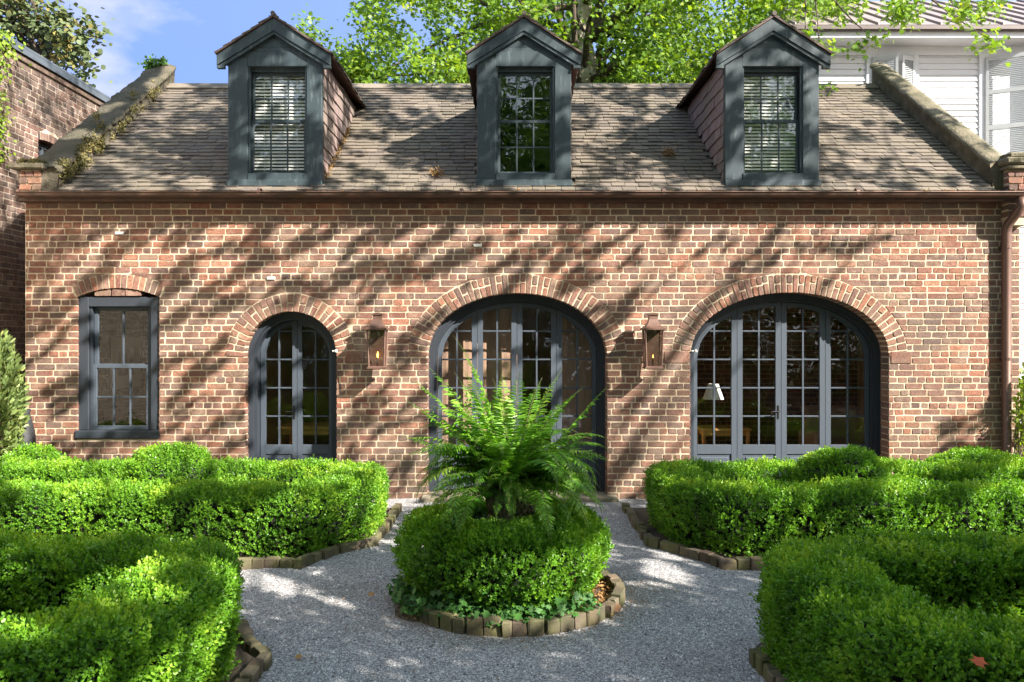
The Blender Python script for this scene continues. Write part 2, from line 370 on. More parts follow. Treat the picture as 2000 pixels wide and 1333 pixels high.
M['mat_'] = m_simple('picture_mount', (.75,.72,.65), .8, 0, .05, 4, .0005)

# ---------------------------------------------------------------- brickwork
PAL = [(.235,.082,.050), (.29,.11,.064), (.20,.072,.050), (.25,.105,.075), (.155,.075,.058), (.31,.14,.085), (.175,.09,.07), (.115,.070,.060), (.22,.13,.09), (.27,.095,.055)]
PAL = [(a*1.22+.016, b*1.45+.011, c*1.52+.010) for a, b, c in PAL]
PM = [sum(p[i] for p in PAL)/len(PAL) for i in range(3)]; PAL = [tuple(.72*p[i]+.28*PM[i]*1.06 for i in range(3)) for p in PAL]
def brick_col(pal=PAL):
    c = random.choice(pal); k = random.uniform(.8, 1.2); return tuple(x*k for x in c)
def add_brick(mb, q, w0, w1, fr, gap=.0068, depth=None):
    """q: 4 corners (u,v) ll, lr, ur, ul; fr(u,v,w)->world; w1 = outward face, back at w0"""
    q = [Vector(p) for p in q]; cen = sum(q, Vector((0, 0))) / 4
    ring = []
    for i in range(4):
        p, pn, pp = q[i], q[(i+1) % 4], q[(i-1) % 4]
        d1 = pn - p; d2 = pp - p
        if d1.length < 1e-4 or d2.length < 1e-4: return
        l1, l2 = d1.length, d2.length; d1 = d1/l1; d2 = d2/l2
        inn = p + (d1 + d2) * gap
        r = random.uniform(.003, .012); r1 = min(r, l1*.3); r2 = min(r*random.uniform(.7, 1.2), l2*.3)
        j = lambda: Vector((random.uniform(-.0022, .0022), random.uniform(-.0022, .0022)))
        ring.append(inn + d2*r2 + j()); ring.append(inn + d1*r1 + j())
    b = random.uniform(.002, .005); vs = []
    tilt = [random.uniform(-.0025, .0025) for _ in range(8)]
    for i, p in enumerate(ring):
        c2 = p + (cen - p).normalized() * b; vs.append(fr(c2.x, c2.y, w1 + tilt[i]*.6))
    for i, p in enumerate(ring): vs.append(fr(p.x, p.y, w1 - b*.9 + tilt[i]*.4))
    for i, p in enumerate(ring): vs.append(fr(p.x, p.y, w0))
    mb.add(vs, [tuple(range(8))] + [(i, i+8, (i+1) % 8+8, (i+1) % 8) for i in range(8)] + [(i+8, i+16, (i+1) % 8+16, (i+1) % 8+8) for i in range(8)])
class Opening:
    """curve: intrados points left->right, z0 bottom; ring thickness t"""
    def __init__(s, curve, z0, t, seglen=.069):
        s.c = curve; s.z0 = z0; s.t = t; s.seg = seglen
        s.xl, s.xr = curve[0][0], curve[-1][0]; s.zs = curve[0][1]
        s.n = []
        for i in range(len(curve)):
            a = Vector(curve[max(i-1, 0)]); b = Vector(curve[min(i+1, len(curve)-1)]); d = (b-a).normalized(); s.n.append(Vector((-d.y, d.x)))
        s.ext = [Vector(p) + n*t for p, n in zip(curve, s.n)]
    def top(s, x):
        for i in range(len(s.c)-1):
            a, b = s.c[i], s.c[i+1]
            if a[0] <= x <= b[0]:
                return a[1] + (b[1]-a[1])*((x-a[0])/max(b[0]-a[0], 1e-9))
        return s.zs
    def blocked(s, z):
        if z < s.z0: return None
        if z < s.zs: return (s.xl, s.xr)
        xs = []
        for i in range(len(s.ext)-1):
            a, b = s.ext[i], s.ext[i+1]
            if (a.y - z)*(b.y - z) <= 0 and a.y != b.y: xs.append(a.x + (b.x-a.x)*(z-a.y)/(b.y-a.y))
        if s.ext[0].y > z: xs.append(min(s.ext[0].x, s.xl))
        if s.ext[-1].y > z: xs.append(max(s.ext[-1].x, s.xr))
        if len(xs) < 2: return (min(s.xl, xs[0]), xs[0]) if xs else None
        return (min(xs), max(xs))
def ellipse(xc, a, zs, b, n=48):
    return [(xc - a*math.cos(math.pi*i/n), zs + b*math.sin(math.pi*i/n)**.96) for i in range(n+1)]
def brickwork(mb, u0, u1, v0, v1, fr, ops=(), pal=PAL, ch=.0788, out=.0045, deep=-.012, header_every=4, slen=(.19,.25), deepj=-.34, shape=None):
    nc = int(round((v1-v0)/ch)); ch = (v1-v0)/nc
    for r in range(nc):
        za, zb = v0 + r*ch, v0 + (r+1)*ch; zm = (za+zb)/2
        cuts = []
        for o in ops:
            ba, bb, bm = o.blocked(za+.004), o.blocked(zb-.004), o.blocked(zm)
            if bm is None: continue
            ba = ba or bm; bb = bb or bm; cuts.append((ba, bb))
        cuts.sort(key=lambda c: c[0][0])
        xa = xb = u0; segs = []; lo = False
        for (a, b) in cuts: segs.append((xa, xb, a[0], b[0], lo, True)); xa, xb = a[1], b[1]; lo = True
        segs.append((xa, xb, u1, u1, lo, False))
        hdr = header_every and (r % header_every == 2)
        for (la, lb, ra, rb, lj, rj) in segs:
            l = max(la, lb); rr = min(ra, rb)
            if rr - l < .03: continue
            # joints
            xs = []; x = l + random.uniform(.03, .2)*(1 if not hdr else .5)
            while x < rr - .05:
                xs.append(x); x += random.uniform(.098, .125) if hdr or random.random() < .045 else random.uniform(*slen)
            if not xs: xs = []
            edges = [None] + xs + [None]
            for i in range(len(edges)-1):
                xl0 = (la, lb) if edges[i] is None else (edges[i],)*2
                xr0 = (ra, rb) if edges[i+1] is None else (edges[i+1],)*2
                if min(xr0) - max(xl0) < .02: continue
                dj = (edges[i] is None and lj) or (edges[i+1] is None and rj)
                mb.cur = brick_col(pal)
                wob = random.uniform(-.0022, .0022)
                if edges[i] is None and lj: xl0 = (xl0[0]-.016, xl0[1]-.016)
                if edges[i+1] is None and rj: xr0 = (xr0[0]+.016, xr0[1]+.016)
                if shape and not shape((xl0[0]+xr0[0])/2, zm): continue
                add_brick(mb, [(xl0[0], za+wob), (xr0[0], za+wob), (xr0[1], zb+wob), (xl0[1], zb+wob)], deepj if dj else deep, out + random.uniform(-.003, .003), fr)
def arch_ring(mb, o, fr, pal=PAL, split=True, out=.009):
    pts = [Vector(p) for p in o.c]; L = [0]
    for i in range(1, len(pts)): L.append(L[-1] + (pts[i]-pts[i-1]).length)
    n = int(round(L[-1]/o.seg)); n += (n+1) % 2
    def at(s):
        s = max(0, min(L[-1], s))
        for i in range(1, len(L)):
            if s <= L[i] + 1e-9:
                f = (s-L[i-1])/(L[i]-L[i-1]); return pts[i-1].lerp(pts[i], f), o.n[i-1].lerp(o.n[i], f).normalized()
        return pts[-1], o.n[-1]
    for k in range(n):
        (p0, n0), (p1, n1) = at(L[-1]*k/n), at(L[-1]*(k+1)/n)
        cuts = [0, 1]
        if split and k % 2: cuts = [0, random.uniform(.42, .58), 1]
        elif split and random.random() < .15: cuts = [0, .5, 1]
        tt = o.t * random.uniform(.94, 1.0)
        for a, b in zip(cuts[:-1], cuts[1:]):
            mb.cur = brick_col(pal); deep_ = a == 0
            if deep_: a = -.014/tt
            add_brick(mb, [p0+n0*tt*a, p0+n0*tt*b, p1+n1*tt*b, p1+n1*tt*a][::-1], -.34 if deep_ else -.012, out + random.uniform(-.003, .004), fr, gap=.0085)
def sheet(mb, u0, u1, v0, v1, ops, fr, step=.03):
    """flat wall sheet with openings, as vertical strips"""
    xs = set([u0, u1])
    for o in ops:
        n = int((o.xr-o.xl)/step)
        for i in range(n+1): xs.add(o.xl + (o.xr-o.xl)*i/n)
    xs = sorted(xs)
    for a, b in zip(xs[:-1], xs[1:]):
        m = (a+b)/2; oo = [o for o in ops if o.xl < m < o.xr]
        if not oo: mb.add([fr(a,v0,0), fr(b,v0,0), fr(b,v1,0), fr(a,v1,0)], [(0,1,2,3)])
        else:
            o = oo[0]; mb.add([fr(a,o.top(a),0), fr(b,o.top(b),0), fr(b,v1,0), fr(a,v1,0)], [(0,1,2,3)])
            if o.z0 > v0 + .01: mb.add([fr(a,v0,0), fr(b,v0,0), fr(b,o.z0,0), fr(a,o.z0,0)], [(0,1,2,3)])

# ================================================================= THE BRICK HOUSE
XL, XR = -5.94, 6.20; ZT = 3.62
house = empty('brick_house', (0, YW, 0), 'low red brick carriage house with three dormers and arched dark doors', 'house')
W = lambda px: (px-1000)/160.0
HZ = lambda py: (975.2-py)/160.0
ZSP = 22*ZT/46
ops = dict(
 win=Opening([(W(150) + (W(312)-W(150))*i/16, HZ(580) + .11*(1-((i-8)/8)**2)) for i in range(17)], HZ(857), 35*ZT/46+.004-HZ(580)-.11, .072),
 left=Opening(ellipse(W(567.5), W(658.5)-W(567.5), ZSP, HZ(608)-ZSP), 0, 32*ZT/46+.006-HZ(608)),
 mid=Opening(ellipse(W(1010), 1.106, ZSP, HZ(572)-ZSP), 0, 35*ZT/46+.006-HZ(572)),
 right=Opening(ellipse(W(1542), 1.219, ZSP, HZ(571)-ZSP), 0, 35*ZT/46+.006-HZ(571)))
OPS = list(ops.values())
fw = lambda u, v, w: (u, YW - w, v)
mb = MB(); sheet(mb, XL, XR, -.05, ZT+.06, OPS, fw)
bk = lambda u, v, w: (u, YW + .46, v)
for o in OPS:       # reveals
    line = [(o.xl, o.z0)] + list(o.c) + [(o.xr, o.z0)]
    for a, b in zip(line[:-1], line[1:]): mb.add([fw(a[0],a[1],0), fw(b[0],b[1],0), (b[0],YW+.46,b[1]), (a[0],YW+.46,a[1])], [(0,1,2,3)])
    mb.add([(o.xl,YW,o.z0),(o.xr,YW,o.z0),(o.xr,YW+.46,o.z0),(o.xl,YW+.46,o.z0)], [(0,1,2,3)])
mb.build('mortar_bed', M['mortar'], house)
mb = MB(); brickwork(mb, XL, XR, 0.0, ZT, fw, OPS)
for k, o in ops.items(): arch_ring(mb, o, fw, split=(k != 'win'))
# brick infill over the window head
o = ops['win']
x = o.xl
while x < o.xr - .06:
    x2 = min(x + random.uniform(.16, .22), o.xr); zt = min(o.top(x+.01), o.top(x2-.01))
    if zt - (HZ(580)) > .03: mb.cur = brick_col(); add_brick(mb, [(x, HZ(580)+.004), (x2, HZ(580)+.004), (x2, o.top(x2)-.004), (x, o.top(x)-.004)], -.1, -.012, fw)
    x = x2
mb.build('front_wall', M['brick'], house)
# inside lining and side walls
mb = MB(); sheet(mb, XL+.3, XR-.3, 0, ZT+.06, OPS, bk)
mb.add([(XL+.35, YW+.36, 0), (XL+.35, 15.6, 0), (XL+.35, 15.6, ZT), (XL+.35, YW+.36, ZT)], [(0,1,2,3)])
mb.add([(XR-.35, YW+.36, 0), (XR-.35, 15.6, 0), (XR-.35, 15.6, ZT), (XR-.35, YW+.36, ZT)], [(0,1,2,3)])
mb.add([(XL+.35, YW+.36, 3.3), (XR-.35, YW+.36, 3.3), (XR-.35, 15.6, 3.3), (XL+.35, 15.6, 3.3)], [(0,1,2,3)])
for xx in (W(420), W(770), W(1265)): mb.box(xx-.06, xx+.06, YW+.37, 15.6, 0, 3.29)
mb.build('inner_wall', M['plaster'], house)
mb = MB(); mb.box(XL+.35, XR-.35, YW+.36, 15.6, -.04, .03); mb.build('floor', M['floorwood'], house)
mb = MB(); mb.cur = (.2,.09,.06)
fb = lambda u, v, w: (u, 13.4 - w, v)
brickwork(mb, XL+.4, W(400)-.1, .03, 3.28, fb, slen=(.2,.23))
brickwork(mb, W(1280), XR-.4, .03, 3.28, fb, slen=(.2,.23))
brickwork(mb, YW+.38, 13.38, .03, 3.28, lambda u, v, w: (XL+.352+w, u, v), slen=(.2,.23))
mb.build('inner_brick_wall', M['brick'], house)
mb = MB(); mb.box(XL+.36, XR-.36, 13.405, 13.5, .03, 3.29); mb.build('back_wall', M['mortar'], house)
# roof geometry
YE, ZE, SL = 9.55, 3.70, .714; YR = 12.8; ZR = ZE + SL*(YR-YE)
XI0, XI1 = -5.48, 5.82
roofz = lambda y: ZE + SL*(y-YE)
mb = MB()   # gable walls with raking top
for xa, xb in ((XL, XL+.3), (XR-.3, XR)):
    prof = [(YW+.02, 0), (16.0, 0), (16.0, roofz(YW)), (YR, ZR-.06), (YW+.02, roofz(YW+.02)-.06)]
    vs = [(xa, y, z) for y, z in prof] + [(xb, y, z) for y, z in prof]
    mb.add(vs, [(0,1,2,3,4), (9,8,7,6,5)] + [(i, i+5, (i+1) % 5+5, (i+1) % 5) for i in range(5)])
mb.box(XL+.3, XR-.3, 15.7, 16.0, 0, roofz(YW)); mb.build('gable_wall', M['mortar'], house)
DORM = [dict(px=538.5, blinds=True), dict(px=1023.5, blinds=False), dict(px=1506.5, blinds=True)]
YD = 9.78; HWD = .574; ZDE = 5.37; ZDA = 5.80; ZDB = roofz(YD)
for d in DORM: d['x'] = (d['px']-1000)*YD/F
YC = YE + (ZDE-ZE)/SL
mb = MB()
def rs(x0, x1, y0, y1, dz=-.03):
    mb.add([(x0,y0,roofz(y0)+dz),(x1,y0,roofz(y0)+dz),(x1,y1,roofz(y1)+dz),(x0,y1,roofz(y1)+dz)], [(0,1,2,3)])
x = XI0; mb.cur = (.10,.085,.07)
for d in DORM:
    rs(x, d['x']-HWD+.02, YE, YR); rs(d['x']-HWD+.02, d['x']+HWD-.02, YE, YD+.01); rs(d['x']-HWD+.02, d['x']+HWD-.02, YC, YR); x = d['x']+HWD-.02
rs(x, XI1, YE, YR)
mb.add([(XI0,YR,ZR-.03),(XI1,YR,ZR-.03),(XI1,16.2,ZR-SL*(16.2-YR)),(XI0,16.2,ZR-SL*(16.2-YR))], [(0,1,2,3)])
roof = mb.build('roof', M['slate'], house)
SPAL = [(.165,.14,.115), (.19,.16,.13), (.155,.132,.11), (.18,.152,.12), (.14,.12,.102), (.20,.168,.136), (.162,.137,.118)]
def slates(mb, O, U, V, Nn, LU, LV, ok, ex=.118, wr=(.14,.22), th=.011, pal=SPAL, lift=.011):
    O, U, V, Nn = map(Vector, (O, U, V, Nn))
    n = int(LV/ex)+1
    for r in range(n):
        v = r*ex; x = -random.uniform(0, .2)
        while x < LU:
            w = random.uniform(*wr); a, b = max(x, 0)+.0032, min(x+w, LU)-.0032; x += w
            if b-a < .03: continue
            v2 = min(v+ex*1.25, LV); kk_ = random.uniform(.84, 1.15)
            if not ok((a+b)/2, v+ex*.5): continue
            mb.cur = tuple(c*kk_ for c in random.choice(pal))
            v1 = v + random.uniform(-.011, .011); l1 = lift + random.uniform(-.003, .010); l2 = random.uniform(0, .004)
            c = random.uniform(0, .012) if random.random() < .5 else 0
            q = [(a, v1+c*random.random()), (a+.02, v1), (b-.02, v1+random.uniform(-.003,.003)), (b, v1+c), (b, v2), (a, v2)]
            hs = [l1, l1, l1, l1, l2-.006, l2-.006]
            vs = [O+U*p[0]+V*p[1]+Nn*(h+th) for p, h in zip(q, hs)] + [O+U*p[0]+V*p[1]+Nn*(h-.004) for p, h in zip(q, hs)]
            mb.add(vs, [(0,1,2,3,4,5)] + [(i, i+6, (i+1) % 6+6, (i+1) % 6) for i in range(6)])
vdir = Vector((0, 1, SL)).normalized(); ndir = Vector((0, -SL, 1)).normalized()
def okroof(u, v):
    x = XI0+u; y = YE-.03+v*vdir.y
    for d in DORM:
        if abs(x-d['x']) < HWD-.03 and YD+.03 < y < YC-.05: return False
    return True
mb = MB(); slates(mb, (XI0, YE-.03, roofz(YE-.03)-.02), (1,0,0), vdir, ndir, XI1-XI0, (YR-YE+.03)/vdir.y, okroof)
mb.build('roof_slates', M['slate'], roof)
mb = MB(); x = XI0     # ridge capping
while x < XI1:
    w = min(random.uniform(.45, .6), XI1-x); kk_ = random.uniform(.85, 1.15); mb.cur = tuple(c*kk_ for c in (.21,.18,.145))
    z = ZR + random.uniform(.0, .008); q = [(YR-.16, z-.085), (YR-.015, z+.03), (YR+.015, z+.03), (YR+.16, z-.085), (YR+.15, z-.10), (YR, z+.005), (YR-.15, z-.10)]
    n = len(q); mb.add([(x+.004, a, b) for a, b in q] + [(x+w-.004, a, b) for a, b in q], [tuple(range(n))[::-1], tuple(range(n, 2*n))] + [(i, (i+1) % n, (i+1) % n+n, i+n) for i in range(n)]); x += w
mb.build('ridge_cap', M['slate'], roof)
# eave board, gutter
mb = MB(); mb.box(XL+.02, XR-.05, YE+.03, YW-.014, ZE-.092, ZE-.035); mb.build('eave_board', M['gutter'], house)
mb = MB(); cy, cz, rr_ = 9.50, 3.690, .054
prof = [(cy + rr_*math.cos(t), cz + rr_*math.sin(t)) for t in [math.pi + math.pi*i/10 for i in range(11)]]
prof = [(cy-rr_-.008, cz+.012), (cy-rr_-.010, cz)] + prof
inner = [(cy + (y-cy)*.9, cz + (z-cz)*.88) for y, z in prof[::-1]]
prof = prof + inner; n = len(prof)
xs = [W(47)*.985, -3, -0.6, 1.8, 4.1, 6.17]
for xa, xb in zip(xs[:-1], xs[1:]):
    mb.add([(xa, y, z) for y, z in prof] + [(xb, y, z+random.uniform(-.003,.003)) for y, z in prof], [(i, i+n, (i+1) % n+n, (i+1) % n) for i in range(n)])
for xe in (xs[0], xs[-1]): mb.prism([(xe-.003,cz-.01),(xe+.003,cz-.01),(xe+.003,cz+.01),(xe-.003,cz+.01)], cy-rr_, cy+rr_); mb.tube([(xe-.002,cy,cz),(xe+.002,cy,cz)], rr_*.97, 16)
for x in xs[1:-1]: mb.tube([(x-.02,cy,cz-.001),(x+.02,cy,cz-.001)], rr_+.003, 16, False)
gut = mb.build('gutter', M['gutter'], house, True)
for i in range(7):
    mb = MB(); x = -5.2+i*1.75; mb.box(x, x+.02, cy-rr_-.006, YE+.03, cz+.006, cz+.012); mb.build('gutter_strap', M['gutter'], gut)
mb = MB(); xd = 6.00
mb.tube([(xd+.06, cy, cz-.05), (xd+.06, cy, cz-.16), (xd+.03, cy+.05, cz-.24), (xd-.005, YW-.09, cz-.36), (xd-.01, YW-.075, cz-.46), (xd-.01, YW-.075, .12), (xd-.01, YW-.14, .05)], .054, 14)
ds = mb.build('downspout', M['copper'], house, True)
for z in (3.05, 1.7, .5):
    mb = MB(); mb.tube([(xd-.01, YW-.075, z), (xd-.01, YW-.075, z+.03)], .060, 14); mb.box(xd-.07, xd+.05, YW-.03, YW-.008, z, z+.03); mb.build('pipe_bracket', M['copper'], ds)
# parapets
def parapet(name, xa, xb, h, y0, y1, lump, mat):
    mb = MB(); n = 70
    ring = []
    for i in range(n+1):
        y = y0 + (y1-y0)*i/n; zb = roofz(y)-.06; zt = roofz(y)+h
        j = lambda a=1.0: random.uniform(-lump, lump)*a
        m = (xa+xb)/2
        ring.append([(xa+j(.3), y, zb), (xa+j(), y, zt-.09+j()), (xa-.035+j(), y, zt-.07+j(.4)), (xa-.03+j(), y, zt-.02+j()), (xa+.03+j(), y, zt+j()), (m, y, zt+.02+j()), (xb-.03+j(), y, zt+j()), (xb+.03+j(), y, zt-.02+j()), (xb+.035+j(), y, zt-.07+j(.4)), (xb+j(), y, zt-.09+j()), (xb+j(.3), y, zb)])
    vs = [p for r in ring for p in r]; k = 11
    fs = [(i*k+a, i*k+a+1, (i+1)*k+a+1, (i+1)*k+a) for i in range(n) for a in range(k-1)] + [tuple(range(k)), tuple(range(n*k, n*k+k))[::-1]]
    mb.add(vs, fs); return mb.build(name, mat, house, True)
M['oldcement'] = m_simple('dark_mossy_cement', (.115,.095,.068), .95, 0, .4, 4, .04, (.055,.052,.030), 22)
parapet('parapet', XI0-.36, XI0, .27, 9.62, YR+.16, .022, M['oldcement'])
parapet('parapet', XI1+.02, XI1+.24, .30, 9.70, YR+.16, .005, M['cement'])
# kneelers at the foot of each parapet
mb = MB()
brickwork(mb, -5.93, -5.66, 3.74, 3.98, lambda u, v, w: (u, 9.60-w, v), slen=(.12,.2), deep=-.3); mb.build('kneeler', M['brick'], house); mb = MB()
brickwork(mb, 5.96, 6.22, 3.42, 3.98, lambda u, v, w: (u, 9.60-w, v), slen=(.12,.2), deep=-.3)
mb.build('kneeler', M['brick'], house)
mb = MB(); mb.bbox(-5.92, -5.68, 9.615, 9.95, 3.66, 3.99); mb.build('kneeler_core', M['mortar'], house); mb = MB(); mb.bbox(5.97, 6.21, 9.615, 9.95, 3.40, 3.99); mb.bbox(5.98, 6.19, 9.61, 9.75, 3.32, 3.41); mb.build('kneeler_core', M['mortar'], house)
mb = MB(); mb.bbox(-6.02, -5.60, 9.53, 10.0, 3.99, 4.06, .015); mb.build('kneeler_cap', M['cement'], house); mb = MB(); mb.bbox(5.93, 6.24, 9.55, 10.0, 3.99, 4.04, .012); mb.bbox(5.90, 6.28, 9.52, 10.0, 4.045, 4.13, .02); mb.bbox(5.97, 6.22, 9.58, 9.98, 4.13, 4.20, .02)
mb.build('kneeler_cap', M['cement'], house)
# ---------------------------------------------------------------- dormers
def clipz(poly): return poly
for di, d in enumerate(DORM):
    x = d['x']; mb = MB()
    ox0, ox1 = x-.345, x+.375; oz0, oz1 = ZDB+.115, 5.285
    if di == 0: ox0, ox1 = x-.335, x+.385
    if di == 2: ox0, ox1 = x-.36, x+.375
    yf = YD-.03
    mb.bbox(x-HWD, ox0, yf, YD+.06, ZDB-.03, ZDE+.02, .006); mb.bbox(ox1, x+HWD, yf, YD+.06, ZDB-.03, ZDE+.02, .006)
    mb.bbox(ox0-.001, ox1+.001, yf+.003, YD+.06, oz1, ZDE+.1, .004)
    mb.bbox(x-HWD-.012, x+HWD+.012, yf-.05, YD+.08, ZDB-.055, ZDB+.028, .01)
    mb.bbox(ox0-.001, ox1+.001, yf-.012, YD+.1, ZDB+.026, oz0, .008)
    # tympanum of boards
    for a, b in ((ZDE+.0, ZDE+.15), (ZDE+.154, ZDE+.30), (ZDE+.304, ZDA)):
        ha = (ZDA-a)/.667; hb = max((ZDA-b)/.667, .001)
        mb.prism([(x-ha, a), (x+ha, a), (x+hb, b), (x-hb, b)], yf+.012, YD+.05)
    # inner bead round the window
    for q in ((ox0, ox0+.022), (ox1-.022, ox1)): mb.box(q[0], q[1], yf+.02, YD+.05, oz0, oz1)
    body = mb.build('dormer', M['dormer'], house)
    mb = MB()       # barge boards
    for s in (-1, 1):
        e = .69; mb.prism([(x+s*e, ZDE+.03-.12), (x, ZDA+.055-.155), (x, ZDA+.055), (x+s*e, ZDE+.03)][::s], yf-.062, yf-.02)
        mb.prism([(x+s*(e-.03), ZDE+.03-.155), (x, ZDA+.055-.195), (x, ZDA+.055-.153), (x+s*(e-.03), ZDE+.03-.112)][::s], yf-.045, yf-.005)
        mb.box(min(x+s*e, x+s*(e-.09)), max(x+s*e, x+s*(e-.09)), yf-.055, yf+.0, ZDE-.125, ZDE-.09)
    mb.build('barge_board', M['dormer'], body)
    # roof
    mb = MB(); mu = MB()
    for s in (-1, 1):
        y0 = yf-.085; e = .70; za = ZDA+.06; ze = ZDE+.035
        ya = YE+(za-ZE)/SL+.05; ye = YE+(ze-ZE)/SL+.05
        top = [(x, y0, za), (x+s*e, y0, ze), (x+s*e, ye, ze), (x, ya, za)]
        if s < 0: top = top[::-1]
        up = [(a, b, c+.012) for a, b, c in top]; mu.add(up+top, [(0,1,2,3), (7,6,5,4)] + [(i, i+4, (i+1) % 4+4, (i+1) % 4) for i in range(4)])
        U = Vector((0,1,0)) if s > 0 else Vector((0,1,0)); V = Vector((-s*e, 0, za-ze)).normalized(); Nn = Vector((s*(za-ze), 0, e)).normalized()
        LV = math.hypot(e, za-ze)
        def okd(u, v, y0=y0, ye=ye, ya=ya, LV=LV): return y0+u < ye + (ya-ye)*v/LV + .05
        slates(mb, (x+s*(e+.004), y0-.004, ze+.010), U, V, Nn, ya-y0, LV, okd, ex=.13, pal=[(.12,.10,.09), (.10,.085,.08), (.14,.115,.10)], lift=.008)
    mb.tube([(x, yf-.10, ZDA+.095), (x, YE+(ZDA+.08-ZE)/SL, ZDA+.095)], .028, 8)
    mu.build('dormer_roof', M['gutter'], body); mb.build('dormer_slates', M['slate'], body)
    # cheeks
    for s in (-1, 1):
        mb = MB(); xx = x + s*(HWD-.012); mb.cur = (.12,.09,.085)
        mb.add([(xx, YD+.03, ZDB-.05), (xx, YD+.03, ZDE+.03), (xx, YC+.05, ZDE+.03)], [(0,1,2)])
        def okc(u, v): return roofz(YD+.03+u) < ZDB + v + .02
        slates(mb, (xx, YD+.03, ZDB-.0), (0,1,0), (0,0,1), (s,0,0), YC-YD, ZDE-ZDB+.02, okc, ex=.15, wr=(.2,.3), pal=[(.25,.18,.175), (.22,.165,.16), (.28,.21,.20)])
        mb.build('dormer_cheek', M['slate'], body)
    # sash
    mb = MB(); ys = YD+.05; sx0, sx1 = ox0+.022, ox1-.022; zm = (oz0+oz1)/2+.0; st = .030
    yl, yu = ys, ys+.035
    ztop = oz1-.045
    for (za, zb, yy) in ((oz0, zm+.018, yl), (zm-.018, ztop, yu)):
        mb.bbox(sx0, sx0+st, yy, yy+.03, za, zb, .003); mb.bbox(sx1-st, sx1, yy, yy+.03, za, zb, .003)
        mb.bbox(sx0+st, sx1-st, yy+.001, yy+.029, za, za+.035, .003); mb.bbox(sx0+st, sx1-st, yy+.001, yy+.029, zb-.035, zb, .003)
        gw = (sx1-sx0-2*st)/3
        for i in (1, 2): mb.bbox(sx0+st+gw*i-.009, sx0+st+gw*i+.009, yy+.004, yy+.026, za+.034, zb-.034, .002)
        mid = (za+zb)/2; mb.bbox(sx0+st, sx1-st, yy+.006, yy+.024, mid-.009, mid+.009, .002)
    mb.box(ox0, ox1, YD+.045, YD+.1, ztop, oz1+.05)
    mb.build('sash', M['dormer'], body)
    mb = MB()
    for (za, zb, yy) in ((oz0+.02, zm, yl), (zm, ztop-.02, yu)): mb.add([(sx0+.02, yy+.015, za), (sx1-.02, yy+.015, za), (sx1-.02, yy+.015, zb), (sx0+.02, yy+.015, zb)], [(0,1,2,3)])
    mb.build('window_pane', M['dglass'], body)
    if d['blinds']:
        mb = MB(); z = oz0+.03
        while z < oz1-.05:
            mb.add([(sx0+.01, ys+.080, z), (sx1-.01, ys+.080, z), (sx1-.01, ys+.098, z+.026), (sx0+.01, ys+.098, z+.026), (sx0+.01, ys+.083, z-.002), (sx1-.01, ys+.083, z-.002), (sx1-.01, ys+.101, z+.024), (sx0+.01, ys+.101, z+.024)], [(0,1,2,3), (7,6,5,4), (0,4,5,1), (2,6,7,3)]); z += .042
        for f in (.2, .8): xx = sx0+(sx1-sx0)*f; mb.box(xx-.002, xx+.002, ys+.083, ys+.087, oz0, oz1-.03)
        mb.build('blind', M['blind'], body)
# attic floor hides the rooms below from the dormers
mb = MB(); mb.box(XL+.35, XR-.35, YW+.3, 15.5, 3.42, 3.5); mb.build('attic_floor', M['floorwood'], house)
